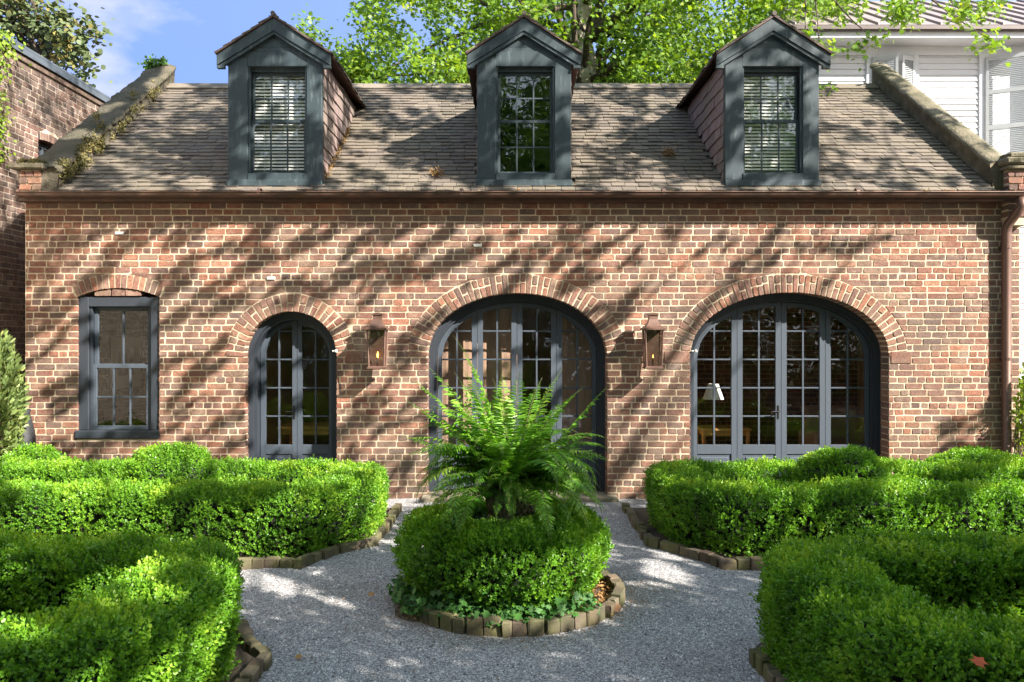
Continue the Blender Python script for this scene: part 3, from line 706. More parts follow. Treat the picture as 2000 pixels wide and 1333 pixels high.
# ---------------------------------------------------------------- arched french doors
ZG0 = CH + (666.5-868.5)*(YW+.33)/F       # bottom of the glass
PH = 55.3*(YW+.33)/F                       # pane height
def offset_curve(o, d, z0=None):
    pts = [(p[0]-n.x*d, p[1]-n.y*d) for p, n in zip(o.c, o.n)]
    return pts
def curve_top(pts, x):
    if x <= pts[0][0] or x >= pts[-1][0]: return pts[0][1]
    for i in range(len(pts)-1):
        a, b = pts[i], pts[i+1]
        if min(a[0], b[0]) <= x <= max(a[0], b[0]) and b[0] != a[0]: return a[1]+(b[1]-a[1])*(x-a[0])/(b[0]-a[0])
    return pts[0][1]
def arched_door(name, o, nleaf, label=None, fd=.245):
    fo, fi = .0, .105
    a = offset_curve(o, .004); b = offset_curve(o, fi); b2 = offset_curve(o, fi-.035)
    base = .05; mb = MB(); y0 = YW+fd
    mb.band([(a[0][0], base)]+a+[(a[-1][0], base)], [(b[0][0], base)]+b+[(b[-1][0], base)], y0, YW+.345)
    mb.band([(a[0][0], base)]+a+[(a[-1][0], base)], [(b2[0][0], base)]+b2+[(b2[-1][0], base)], y0-.03, y0+.001)
    body = mb.build(name, M['frame'], house)
    if label: body['label'] = label
    mb = MB(); mb.bbox(o.xl+.01, o.xr-.01, YW+.12, YW+.46, -.02, base, .008); mb.build('threshold', M['capstone'], body)
    yl = YW+.30; th = .045; x0, x1 = b[0][0]+.004, b[-1][0]-.004; lw = (x1-x0)/nleaf; sw = .066
    gcur = offset_curve(o, fi+.06); ctop = lambda x: curve_top(b, x)-.004; gtop = lambda x: curve_top(gcur, x)
    for k in range(nleaf):
        a0, a1 = x0+lw*k+.003, x0+lw*(k+1)-.003; mb = MB()
        def col(xa, xb, zb, topf, yy0, yy1, n=6):
            xs = [xa+(xb-xa)*i/n for i in range(n+1)]
            mb.prism([(xa, zb), (xb, zb)] + [(xx, topf(xx)) for xx in xs[::-1]], yy0, yy1)
        swl = sw if k > 0 else .05; swr = sw if k < nleaf-1 else .05
        if nleaf == 2: swl = swr = .058
        col(a0, a0+swl, base+.01, ctop, yl, yl+th); col(a1-swr, a1, base+.01, ctop, yl, yl+th)
        g0, g1 = a0+swl, a1-swr
        # bottom rail + panel
        mb.bbox(g0-.001, g1+.001, yl+.002, yl+th-.002, ZG0-.12, ZG0, .004); mb.bbox(g0-.001, g1+.001, yl+.002, yl+th-.002, base+.01, base+.16, .004)
        mb.box(g0, g1, yl+.018, yl+th-.01, base+.15, ZG0-.11); mb.bbox(g0+.035, g1-.035, yl+.006, yl+.03, base+.195, ZG0-.155, .012)
        # curved head rail
        n = 12; xs = [g0+(g1-g0)*i/n for i in range(n+1)]
        mb.band([(xx, ctop(xx)) for xx in xs], [(xx, min(gtop(xx), ctop(xx)-.03)) for xx in xs], yl+.001, yl+th-.001)
        gm = (g0+g1)/2; gt = lambda xx: min(gtop(xx), ctop(xx)-.03)+.004
        leaf = mb.build('door_leaf', M['door'], body)
        mb = MB(); col(gm-.010, gm+.010, ZG0-.002, gt, yl+.008, yl+.034, 2)
        z = ZG0+PH
        while z < max(gt(g0), gt(g1), gt(gm))-.03:
            xs = [g0+(g1-g0)*i/40 for i in range(41)]; ins = [xx for xx in xs if gt(xx) > z+.01]
            if ins: mb.bbox(min(ins)-.001, max(ins)+.001, yl+.010, yl+.032, z-.010, z+.010, .003)
            z += PH
        mb.build('glazing_bar', M['door'], body)
        mb = MB(); xs = [g0-.005+(g1-g0+.01)*i/12 for i in range(13)]
        mb.add([(g0-.005, yl+.021, ZG0-.005), (g1+.005, yl+.021, ZG0-.005)] + [(xx, yl+.021, gt(xx)) for xx in xs[::-1]], [tuple(range(15))])
        mb.build('glass_pane', M['glass'], body)
    mb = MB(); xm = (x0+x1)/2
    mb.bbox(xm-.05, xm-.028, yl-.008, yl+.002, .95, 1.12, .003); mb.tube([(xm-.039, yl-.005, 1.05), (xm-.039, yl-.05, 1.05), (xm-.045, yl-.06, 1.05), (xm-.12, yl-.06, 1.045)], .008, 8)
    mb.build('handle', M['darkmetal'], body)
    return body
arched_door('arched_door', ops['left'], 2, 'narrow arched pair of glazed doors', .17)
arched_door('arched_door', ops['mid'], 4, 'wide arched folding glazed doors behind the fern')
arched_door('arched_door', ops['right'], 4, 'wide arched folding glazed doors at the right')
# ---------------------------------------------------------------- left sash window
o = ops['win']; mb = MB(); x0, x1, z0, z1 = o.xl+.006, o.xr-.006, HZ(857), HZ(580); y0 = YW+.03
cw = .12
mb.bbox(x0, x0+cw, y0, y0+.12, z0+.10, z1, .006); mb.bbox(x1-cw, x1, y0, y0+.12, z0+.10, z1, .006); mb.bbox(x0+cw-.001, x1-cw+.001, y0+.002, y0+.12, z1-cw, z1-.001, .006)
mb.bbox(x0+cw-.001, x0+cw+.03, y0+.03, y0+.12, z0+.1, z1-cw, .004); mb.bbox(x1-cw-.03, x1-cw+.001, y0+.03, y0+.12, z0+.1, z1-cw, .004)
wf = mb.build('window', M['frame'], house)
mb = MB(); mb.bbox(x0-.02, x1+.005, y0-.06, y0+.12, z0, z0+.10, .01); mb.build('sill', M['frame'], wf)
gx0, gx1 = x0+cw+.03, x1-cw-.03; zb, zt = z0+.1, z1-cw; zmid = HZ(716)
for nm, za, zc, yy, ncol, nrow in (('sash', zb, zmid+.02, y0+.05, 3, 2), ('sash', zmid-.02, zt, y0+.088, 2, 1)):
    mb = MB(); s_ = .045
    mb.bbox(gx0, gx0+s_, yy, yy+.035, za, zc, .003); mb.bbox(gx1-s_, gx1, yy, yy+.035, za, zc, .003)
    mb.bbox(gx0+s_-.001, gx1-s_+.001, yy+.001, yy+.034, za, za+.05, .003); mb.bbox(gx0+s_-.001, gx1-s_+.001, yy+.001, yy+.034, zc-.045, zc, .003)
    for i in range(1, ncol): xx = gx0+s_+(gx1-gx0-2*s_)*i/ncol; mb.bbox(xx-.010, xx+.010, yy+.004, yy+.03, za+.049, zc-.044, .002)
    for i in range(1, nrow): zz = (za+.05)+(zc-za-.095)*i/nrow; mb.bbox(gx0+s_-.001, gx1-s_+.001, yy+.006, yy+.028, zz-.010, zz+.010, .002)
    mb.build(nm, M['door'], wf)
    mb = MB(); mb.add([(gx0+.03, yy+.018, za+.03), (gx1-.03, yy+.018, za+.03), (gx1-.03, yy+.018, zc-.03), (gx0+.03, yy+.018, zc-.03)], [(0,1,2,3)]); mb.build('glass_pane', M['glass'], wf)
# springer stones, small plates and hooks on the wall, step
for xa, xb, py in ((1297, 1345, 698), (1739, 1780, 699), (675, 712, 698)):
    mb = MB(); mb.cur = (.30,.13,.09); mb.bbox(W(xa), W(xb), YW-.013, YW+.1, HZ(py+12), HZ(py-12), .008); mb.build('springer_stone', M['brick'], house)
for px, py in ((234, 456), (933, 480), (530, 544)):
    mb = MB(); p = P(px, py); mb.bbox(p.x-.05, p.x+.05, YW-.022, YW-.004, p.z-.017, p.z+.017, .003); mb.build('wall_plate', M['plastic'], house)
for px, py in ((653, 686), (1353, 686)):
    mb = MB(); p = P(px, py); mb.tube([(p.x-.03, YW+.12, p.z), (p.x-.01, YW-.03, p.z), (p.x+.03, YW-.035, p.z)], .009, 8); mb.lathe([(.001,-.02),(.018,-.012),(.018,.012),(.001,.02)], (p.x+.03, YW-.035, p.z), 10); mb.build('door_hook', M['plastic'], house)
mb = MB(); mb.bbox(W(825), W(1204), YW-.22, YW+.13, -.03, .055, .012); mb.build('door_step', M['capstone'], house)
# ---------------------------------------------------------------- lanterns
def lantern(px, label, fs=1.0):
    zb = P(px, 721, 9.5).z; x = (px-1000)*9.5/F; root = empty('wall_lantern', (x, YW, zb), label, 'lantern', 'copper lanterns on the brick front')
    yc = 9.50; w, wt, d = .088, .104, .088; mb = MB()
    def frame_leg(sx, sy): mb.tube([(x+sx*w, yc+sy*d*.9, zb+.02), (x+sx*wt, yc+sy*d*1.08, zb+.465)], .011, 4)
    for sx in (-1, 1):
        for sy in (-1, 1): frame_leg(sx, sy)
    mb.lathe([(w*1.05*1.414,0), (w*1.2*1.414,.004), (w*1.2*1.414,.02), (w*1.0*1.414,.035)], (x, yc, zb), 4, True)
    s2 = 1.414; z1 = zb+.46
    mb.lathe([(wt*1.08*s2,0), (wt*1.25*s2,.004), (wt*1.25*s2,.022), (wt*1.1*s2,.03), (.088*s2,.05), (.062*s2,.09), (.050*s2,.13), (.046*s2,.175), (.060*s2,.178), (.062*s2,.195), (.02*s2,.21)], (x, yc, z1), 4, True)
    mb.add([(x-w*.95, yc+d*.88, zb+.03), (x+w*.95, yc+d*.88, zb+.03), (x+wt*.97, yc+d*1.05, z1), (x-wt*.97, yc+d*1.05, z1)], [(0,1,2,3)])
    mb.build('lantern_case', M['copper'], root)
    mb = MB(); mb.bbox(x-.05, x+.05, YW-.03, YW-.006, zb+.10, zb+.40, .004); mb.tube([(x, YW-.02, zb+.33), (x, yc+d, zb+.33)], .014, 8); mb.tube([(x, YW-.02, zb+.14), (x, yc+d, zb+.14)], .012, 8); mb.build('wall_bracket', M['copper'], root)
    mb = MB()
    for pts in ([(-1,-1),(1,-1)], [(1,-1),(1,1)], [(-1,1),(-1,-1)]):
        (ax, ay), (bx, by) = pts
        mb.add([(x+ax*w*.98, yc+ay*d*.9, zb+.035), (x+bx*w*.98, yc+by*d*.9, zb+.035), (x+bx*wt*.98, yc+by*d*1.06, z1), (x+ax*wt*.98, yc+ay*d*1.06, z1)], [(0,1,2,3)])
    mb.build('lantern_glass', M['lglass'], root)
    mb = MB(); mb.tube([(x, yc, zb+.03), (x, yc, zb+.13)], .009, 8); mb.build('burner', M['copper'], root)
    mb = MB(); mb.lathe([(.001,0), (.009*fs,.012*fs), (.012*fs,.026*fs), (.008*fs,.05*fs), (.003*fs,.07*fs), (.001,.08*fs)], (x+.004, yc, zb+.13), 10); mb.build('flame', M['flame'], root, True)
    return root
lantern(737, 'copper wall lantern with lit gas flame between the narrow door and the middle arch')
lantern(1275, 'copper wall lantern between the middle arch and the right arch', .5)
# ---------------------------------------------------------------- inside the rooms
def curtain(xa, xb, label, z0=.12, z1=2.5):
    root = empty('curtain', ((xa+xb)/2, YW+.56, z0), label, 'curtain', 'cloth curtains behind the middle arched doors')
    mb = MB(); n = int((xb-xa)/.02); pts = [(xa+(xb-xa)*i/n, YW+.56+.005*math.sin(i*.55)+.003*math.sin(i*1.3)) for i in range(n+1)]
    for a, b in zip(pts[:-1], pts[1:]): mb.add([(a[0],a[1],z0),(b[0],b[1],z0),(b[0],b[1],z1),(a[0],a[1],z1)], [(0,1,2,3)])
    mb.build('cloth', M['fabric'], root, True)
    mb = MB(); mb.tube([(xa-.04, YW+.56, z1+.01), (xb+.04, YW+.56, z1+.01)], .014, 8); mb.build('curtain_rod', M['darkmetal'], root)
curtain(W(838), W(1012), 'tan cloth curtain behind the left half of the middle arched doors')
curtain(W(1086), W(1184), 'tan cloth curtain behind the rightmost leaf of the middle arched doors')
XP = XL+.385; ya, yb, za, zb = 10.97, 11.95, 1.22, 2.02
root = empty('framed_picture', (XP, ya, za), 'dark framed print hanging inside, seen through the left sash window', 'picture')
mb = MB(); mb.bbox(XP, XP+.03, ya, yb, za, za+.035); mb.bbox(XP, XP+.03, ya, yb, zb-.035, zb); mb.bbox(XP, XP+.029, ya, ya+.035, za+.035, zb-.035); mb.bbox(XP, XP+.029, yb-.035, yb, za+.035, zb-.035); mb.build('picture_frame', M['darkmetal'], root)
mb = MB(); mb.box(XP, XP+.012, ya+.01, yb-.01, za+.01, zb-.01); mb.build('mount', M['mat_'], root)
mb = MB(); mb.box(XP+.012, XP+.016, ya+.25, yb-.25, za+.22, zb-.2); mb.build('print', M['print'], root)
p = P(1393, 765, 10.38); root = empty('floor_lamp', (p.x, 10.38, .03), 'white shaded floor lamp standing inside behind the right arched doors', 'lamp')
mb = MB(); mb.lathe([(.13,0),(.13,.02),(.02,.03)], (p.x,10.38,.03), 20); mb.tube([(p.x,10.38,.05),(p.x,10.38,p.z+.22)], .009, 8); mb.tube([(p.x,10.38,p.z+.2),(p.x+.0,10.38,p.z+.24)], .016, 8); mb.build('lamp_stand', M['darkmetal'], root)
mb = MB(); n = 20; s0 = []; s1 = []
for k in range(n): a = 2*math.pi*k/n; s0.append((p.x+.135*math.cos(a), 10.38+.135*math.sin(a), p.z-.1)); s1.append((p.x+.065*math.cos(a), 10.38+.065*math.sin(a), p.z+.1))
mb.add(s0+s1, [(i, (i+1) % n, (i+1) % n+n, i+n) for i in range(n)]); mb.build('lamp_shade', M['shade'], root, True)
def table(cx, cy, w, d, h, label, name='table'):
    root = empty(name, (cx, cy, .03), label, 'table')
    mb = MB(); mb.bbox(cx-w/2, cx+w/2, cy-d/2, cy+d/2, h-.035, h, .006); mb.build('table_top', M['wood'], root)
    for sx in (-1, 1):
        for sy in (-1, 1): mb = MB(); mb.tube([(cx+sx*(w/2-.05), cy+sy*(d/2-.05), .03), (cx+sx*(w/2-.04), cy+sy*(d/2-.04), h-.035)], [.018, .028], 8); mb.build('leg', M['wood'], root)
    mb = MB(); mb.box(cx-w/2+.06, cx+w/2-.06, cy-d/2+.045, cy+d/2-.045, h-.11, h-.034); mb.build('apron', M['wood'], root)
table(W(575), 11.0, 1.0, .6, .78, 'honey coloured wooden table inside the narrow arched doors')
table(W(1475), 11.3, .7, .5, .72, 'small wooden side table inside the right arched doors')
root = empty('armchair', (W(1680)+.35, 11.2, .03), 'tan upholstered armchair inside at the right end of the right arched doors', 'armchair')
cx, cy = W(1680)+.35, 11.2
mb = MB(); mb.bbox(cx-.38, cx+.38, cy-.36, cy+.3, .22, .48, .05); mb.build('seat', M['fabric'], root, False)
mb = MB(); mb.bbox(cx-.40, cx+.40, cy+.26, cy+.44, .2, 1.0, .06); mb.build('backrest', M['fabric'], root)
for s in (-1, 1):
    mb = MB(); mb.bbox(cx+s*.42-.07, cx+s*.42+.07, cy-.36, cy+.3, .2, .68, .04); mb.build('armrest', M['fabric'], root)
    for q in (-.3, .36): mb = MB(); mb.tube([(cx+s*.4, cy+q, .03), (cx+s*.4, cy+q, .22)], .02, 6); mb.build('leg', M['wood'], root)

# ================================================================= GROUND
def structure(name, mb, mat): o = mb.build(name, mat); o['kind'] = 'structure'; return o
mb = MB(); n = 24
mb.add([(-60,-50,-.012),(60,-50,-.012),(60,90,-.012),(-60,90,-.012)], [(0,1,2,3)]); structure('ground', mb, M['soil'])
mb = MB(); nx, ny = 120, 100; vs = []
for j in range(ny+1):
    for i in range(nx+1):
        x = -7+14*i/nx; y = -2+11.78*j/ny; vs.append((x, y, .012*math.sin(x*1.7+y)*math.sin(y*1.3-x*.6) + .004*math.sin(x*7.1)*math.sin(y*6.3)))
mb.add(vs, [(j*(nx+1)+i, j*(nx+1)+i+1, (j+1)*(nx+1)+i+1, (j+1)*(nx+1)+i) for j in range(ny) for i in range(nx)])
g = structure('gravel_path', mb, M['gravel']); 
for p_ in g.data.polygons: p_.use_smooth = True
# loose stones lying on the gravel: nobody could count them
N = 130000
zz = rng.uniform(3.9, 9.6, N*2); keep = rng.random(N*2) < (3.9/zz)**1.3; zz = zz[keep][:N]; xx = rng.uniform(-1, 1, len(zz))*zz*.45*1.0
N = len(zz); zz0 = .012*np.sin(xx*1.7+zz)*np.sin(zz*1.3-xx*.6) + .004*np.sin(xx*7.1)*np.sin(zz*6.3)
T = np.array([(1,0,0),(-.5,.87,0),(-.5,-.87,0),(0,0,.75)]); ang = rng.uniform(0, 6.28, N); s_ = rng.uniform(.003, .0070, N)*np.where(rng.random(N) < .05, rng.uniform(1.4, 2.3, N), 1)
ca, sa = np.cos(ang), np.sin(ang)
V = np.empty((N, 5, 3)); base = np.array([(1,.2,0),(-.3,.8,0),(-1,-.3,0),(.3,-.9,0),(.1,.1,.8)])
V[:, :, 0] = xx[:, None] + s_[:, None]*(base[None, :, 0]*ca[:, None] - base[None, :, 1]*sa[:, None])
V[:, :, 1] = zz[:, None] + s_[:, None]*(base[None, :, 0]*sa[:, None] + base[None, :, 1]*ca[:, None])
V[:, :, 2] = zz0[:, None] - .001 + s_[:, None]*base[None, :, 2]
Fq = np.array([(0,1,4),(1,2,4),(2,3,4),(3,0,4)]); loops = (np.arange(N)[:, None, None]*5 + Fq[None]).ravel()
t = NT('stone_chip'); tt = t.attr('tint', 'Fac'); M['chip'] = t.done(t.prin(t.ramp(tt, [(0, (.07,.068,.07)), (.5, (.31,.30,.30)), (1, (.78,.76,.73))]), .8))
o = np_mesh('gravel_stones', V.reshape(-1, 3), loops, np.arange(N*4)*3, np.full(N*4, 3), M['chip'], None, np.repeat(rng.random(N), 4)); tag(o, 'grey stone chips scattered over the gravel path', 'gravel', kind='stuff')
# beds (soil inside the brick edging)
CX, CY = -.0, 6.05
def bed_outline(sx, back):
    pts = []
    if back:
        r = 1.95; a0 = math.acos(1.30/r); a1 = math.asin(.75/r)
        pts = [(1.30, 9.1), (1.29, 8.3)] + [(r*math.cos(a0+(a1-a0)*i/8), CY+r*math.sin(a0+(a1-a0)*i/8)) for i in range(9)] + [(2.6, 6.80), (6.6, 6.80), (6.6, 9.1)]
    else:
        r = 1.95; a0 = math.acos(1.47/r); a1 = math.asin(.75/r)
        pts = [(1.50, 2.6), (1.47, 4.0)] + [(r*math.cos(a0+(a1-a0)*i/8), CY-r*math.sin(a0+(a1-a0)*i/8)) for i in range(9)] + [(2.6, 5.30), (5.6, 5.30), (5.6, 2.6)]
    return [(sx*x, y) for x, y in pts]
for sx in (-1, 1):
    for back in (True, False):
        ol = bed_outline(sx, back); mb = MB(); mb.add([(x, y, .028) for x, y in ol], [tuple(range(len(ol)))]); structure('planting_bed', mb, M['soil'])
mb = MB(); mb.add([(CX+.8*math.cos(a), CY+.8*math.sin(a), .028) for a in np.linspace(0, 6.283, 40)[:-1]], [tuple(range(39))]); structure('planting_bed', mb, M['soil'])
EPAL = [(.145,.118,.085), (.13,.112,.078), (.155,.122,.09), (.11,.098,.07), (.17,.14,.105), (.16,.115,.088)]
def edging(name, pts, label, closed=False, w=.10, h=.085, jit=.012, skip=None):
    P2 = [Vector(p) for p in pts]; 
    if closed: P2.append(P2[0])
    root = empty(name, (P2[0].x, P2[0].y, 0), label, 'brick edging', 'brick edging round the garden beds')
    L = [0]
    for a, b in zip(P2[:-1], P2[1:]): L.append(L[-1]+(b-a).length)
    s = 0; cnt = 0; mbs = None
    def at(s):
        for i in range(1, len(L)):
            if s <= L[i]: f = (s-L[i-1])/max(L[i]-L[i-1], 1e-6); return P2[i-1].lerp(P2[i], f), (P2[i]-P2[i-1]).normalized()
        return P2[-1], (P2[-1]-P2[-2]).normalized()
    while s < L[-1]-.05:
        bw = w*random.uniform(.82, 1.15) if random.random() > .05 else w*1.7
        bw = min(bw, L[-1]-s)
        p, d = at(s+bw/2); s += bw + .006
        if skip and skip(p): continue
        mb = MB(); kk_ = random.uniform(.72, 1.15); mb.cur = tuple(c*kk_ for c in random.choice(EPAL))
        hh = h*random.uniform(.88, 1.1); dd = .078*random.uniform(.85, 1.1)
        mb.bbox(-bw/2, bw/2, -dd/2, dd/2, -.06, hh, random.uniform(.005, .009))
        n_ = Vector((-d.y, d.x)); rot = Matrix.Rotation(math.atan2(d.y, d.x)+random.uniform(-.05,.05), 4, 'Z') @ Matrix.Rotation(random.uniform(-.07,.07), 4, 'X') @ Matrix.Rotation(random.uniform(-.04,.04), 4, 'Y')
        off = Vector((p.x + n_.x*random.uniform(-jit, jit), p.y + n_.y*random.uniform(-jit, jit), random.uniform(-.008, .006)))
        mb.v = [tuple(rot @ Vector((v[0]+random.uniform(-.005,.005), v[1]+random.uniform(-.005,.005), v[2]+random.uniform(-.005,.005))) + off) for v in mb.v]
        mb.build('brick', M['edging'], root); cnt += 1
    return root
def vis(p): return abs(p.x) > .80*p.y+.3 or p.y < 2.75
edging('brick_edging', [(CX+.80*math.cos(a), CY+.80*math.sin(a)) for a in np.linspace(-math.pi/2, 1.5*math.pi, 60)[:-1]], 'ring of mossy upright bricks around the round bed with the fern urn', True, h=.10)
nm = {(-1, True): 'brick edging of the back left bed, curving toward the middle door', (1, True): 'brick edging of the back right bed with a pale tilted brick at its corner',
      (-1, False): 'brick edging of the front left bed, its mossy corner meeting the gravel', (1, False): 'brick edging of the front right bed along the bottom of the path'}
for (sx, back), lab in nm.items():
    edging('brick_edging', bed_outline(sx, back)[:-2], lab, skip=lambda p: vis(p) or abs(p.x) > 5.4, w=.115)

# ================================================================= HEDGES
def lump(p, a=1.0):
    x, y, z = p[:, 0], p[:, 1], p[:, 2]
    return a*(.020*np.sin(4.1*x+1.3*y)*np.sin(3.7*y-1.1*x+.5) + .016*np.sin(9.3*x+2.*z+1)*np.sin(8.1*y+3*z) + .011*np.sin(17*x+5*z)*np.sin(15*y-9*z+2) + .007*np.sin(31*x+11*z)*np.sin(29*y+7*z))
def sprigs(name, B, A, size, mat, parent, lv=4, tintb=None, shape='diamond', wid=.62):
    """B base of each shoot, A its axis; pairs of small leaves up the stem"""
    n = len(B); A = nrm(A); ref = rng.normal(size=(n, 3)); U = nrm(np.cross(A, ref)); Wv = np.cross(A, U)
    C = []; Ax = []; Nn = []; Ls = []; Ti = []
    size = np.broadcast_to(size, (n,))
    tb = rng.random(n) if tintb is None else tintb
    for k in range(lv):
        f = k/(lv-1)
        for sgn in (1, -1):
            D = U if k % 2 == 0 else Wv
            out = 1.05 - .75*f
            ax = nrm(A*(.45+.7*f) + sgn*D*out + rng.normal(size=(n, 3))*.25)
            C.append(B + A*(size*2.0*f)[:, None]); Ax.append(ax); Nn.append(A + rng.normal(size=(n, 3))*.35); Ls.append(size*(1.0-.25*f)*rng.uniform(.75, 1.2, n)); Ti.append(np.clip(tb*.7 + .3*f + rng.normal(size=n)*.08, 0, 1))
    return leaf_mesh(name, np.concatenate(C), np.concatenate(Ax), np.concatenate(Nn), np.concatenate(Ls), mat, parent, shape, np.concatenate(Ti), wid)
def path_resample(pts, closed=True, step=.04, smooth=3):
    P2 = [np.array(p, float) for p in pts]
    for _ in range(smooth):
        Q = []; n = len(P2); rngi = range(n if closed else n-1)
        for i in rngi:
            a, b = P2[i], P2[(i+1) % n]
            L = np.linalg.norm(b-a); c = min(.25, .26/max(L, 1e-6)); Q += [a+(b-a)*c, b+(a-b)*c]
        P2 = Q
    if closed: P2.append(P2[0])
    P2 = np.array(P2); seg = np.linalg.norm(np.diff(P2, axis=0), axis=1); L = np.concatenate([[0], np.cumsum(seg)])
    return P2, L
def hedge(label, pts, w, h, dens, size, lim=None, h2=None, group='clipped box hedges round the beds', shape='diamond', wid=.8):
    P2, L = path_resample(pts)
    root = empty('box_hedge', (float(P2[0][0]), float(P2[0][1]), .03), label, 'hedge', group)
    area = L[-1]*(w+2*h); N = int(area*dens*3)
    s = rng.uniform(0, L[-1], N); px = np.interp(s, L, P2[:, 0]); py = np.interp(s, L, P2[:, 1])
    e = .09; tx = np.interp((s+e) % L[-1], L, P2[:, 0])-np.interp((s-e) % L[-1], L, P2[:, 0]); ty = np.interp((s+e) % L[-1], L, P2[:, 1])-np.interp((s-e) % L[-1], L, P2[:, 1])
    tn = np.hypot(tx, ty)+1e-9; tx /= tn; ty /= tn
    q = rng.uniform(0, w+2*h, N); u = np.where(q < h, -1., np.where(q < h+w, (q-h)/w*2-1, 1.)); v = np.where(q < h, q/h, np.where(q < h+w, 1., (q-h-w)/h))
    def tang(ss):
        a_ = np.interp((ss+e) % L[-1], L, P2[:, 0])-np.interp((ss-e) % L[-1], L, P2[:, 0]); b_ = np.interp((ss+e) % L[-1], L, P2[:, 1])-np.interp((ss-e) % L[-1], L, P2[:, 1]); return np.arctan2(b_, a_)
    dth = tang(s+.05)-tang(s-.05); kap = ((dth+np.pi) % (2*np.pi)-np.pi)/.10
    acc = rng.random(N) < np.clip(1-kap*u*w/2, .15, 3)/3
    s, px, py, tx, ty, u, v = s[acc], px[acc], py[acc], tx[acc], ty[acc], u[acc], v[acc]; N = len(s)
    p = 7.0; k = (np.abs(u)**p + np.abs(v)**p)**(1/p); k = np.maximum(k, .6); uu, vv = u/k, np.clip(v/k, 0, 1)
    nu = np.sign(uu)*np.abs(uu)**(p-1)/(w/2); nv = np.abs(vv)**(p-1)/h; nn = np.hypot(nu, nv)+1e-9; nu /= nn; nv /= nn
    taper = .80 + .20*np.clip(vv*1.8, 0, 1)
    C = np.stack([px - ty*uu*w/2*taper, py + tx*uu*w/2*taper, .03 + vv*h], 1); Nn = np.stack([-ty*nu, tx*nu, nv], 1)
    lp = lump(C)*1.25; C = C + Nn*np.where(lp < 0, lp*.7, lp)[:, None]
    dep = np.minimum(rng.exponential(.030, N), .10); C = C - Nn*dep[:, None]
    side = (np.abs(nu) > .6); thin = (vv < .28) & (rng.random(N) < .25*(1-vv/.28)); kp = ~thin
    if lim is not None: kp &= lim(C)
    gap = (np.sin(C[:, 0]*13+C[:, 2]*17)*np.sin(C[:, 1]*11+C[:, 2]*9+C[:, 0]*5) > .55) & side & (rng.random(N) < .2); kp &= ~gap
    C, Nn, dep, vv2 = C[kp], Nn[kp], dep[kp], vv[kp]; n = len(C)
    A = Nn*.9 + np.array([0, 0, .55]) + rng.normal(size=(n, 3))*.38
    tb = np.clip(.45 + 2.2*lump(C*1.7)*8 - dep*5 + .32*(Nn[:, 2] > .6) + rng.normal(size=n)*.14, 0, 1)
    stray = rng.random(n) < .03; C[stray] += Nn[stray]*.03
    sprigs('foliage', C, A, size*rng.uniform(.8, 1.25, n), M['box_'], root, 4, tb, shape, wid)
    # near-black core standing in for the shade inside, plus bark-coloured twigs
    ns = int(L[-1]/.06); mb = MB(); sec = [(-.16,0),(-.22,.5),(-.20,.72),(-.12,.78),(.12,.78),(.20,.72),(.22,.5),(.16,0)]; k = len(sec); vs = []
    for i in range(ns):
        sI = L[-1]*i/ns; x = np.interp(sI, L, P2[:, 0]); y = np.interp(sI, L, P2[:, 1]); dx = np.interp((sI+e) % L[-1], L, P2[:, 0])-np.interp((sI-e) % L[-1], L, P2[:, 0]); dy = np.interp((sI+e) % L[-1], L, P2[:, 1])-np.interp((sI-e) % L[-1], L, P2[:, 1]); dn = math.hypot(dx, dy)+1e-9; dx /= dn; dy /= dn
        for (a, b) in sec: jj = random.uniform(-.02, .02); vs.append((x-dy*(a*w+jj), y+dx*(a*w+jj), .03+b*h+jj*(b > 0)))
    mb.add(vs, [(i*k+a, i*k+a+1, ((i+1) % ns)*k+a+1, ((i+1) % ns)*k+a) for i in range(ns) for a in range(k-1)]); mb.mi = 1
    for _ in range(int(L[-1]*26)):
        sI = random.uniform(0, L[-1]); x = np.interp(sI, L, P2[:, 0]); y = np.interp(sI, L, P2[:, 1]); dx = np.interp((sI+e) % L[-1], L, P2[:, 0])-np.interp((sI-e) % L[-1], L, P2[:, 0]); dy = np.interp((sI+e) % L[-1], L, P2[:, 1])-np.interp((sI-e) % L[-1], L, P2[:, 1]); dn = math.hypot(dx, dy)+1e-9; dx /= dn; dy /= dn
        sg = random.choice((-1, 1)); a = Vector((x-dy*sg*w*.18, y+dx*sg*w*.18, .03)); b = Vector((x-dy*sg*w*random.uniform(.40,.47), y+dx*sg*w*random.uniform(.40,.47), .03+h*random.uniform(.25,.7))) + Vector((random.uniform(-.08,.08), random.uniform(-.08,.08), 0)); m = (a+b)/2 + Vector((random.uniform(-.03,.03), random.uniform(-.03,.03), 0))
        mb.tube([a, m, b], [.005, .004, .002], 4, False)
    mb.build('shade_core', [M['core'], M['twig']], root)
    return root
def ring_path(sx, back):
    r = 2.33
    if back:
        a0 = math.acos(1.70/r); a1 = math.asin(1.15/r)
        pts = [(1.69, 8.45), (1.69, 7.9)] + [(r*math.cos(a0+(a1-a0)*i/5), CY+r*math.sin(a0+(a1-a0)*i/5)) for i in range(6)] + [(2.6, 7.2), (6.3, 7.2), (6.3, 8.45)]
    else:
        a0 = math.acos(1.86/r); a1 = math.asin(1.13/r)
        pts = [(1.86, 3.46), (1.86, 4.2)] + [(r*math.cos(a0+(a1-a0)*i/5), CY-r*math.sin(a0+(a1-a0)*i/5)) for i in range(6)] + [(2.6, 4.93), (4.9, 4.93), (4.9, 3.46)]
    off = .12 if (sx, back) == (-1, True) else -.12 if (sx, back) == (1, False) else 0
    return [(sx*x+off, y) for x, y in pts]
infr = lambda C: (np.abs(C[:, 0]) < C[:, 1]*.70+.3)
hedge('clipped box hedge of the back left bed, below the narrow arched door', ring_path(-1, True), .56, .58, 1800, .022, None, wid=.85)
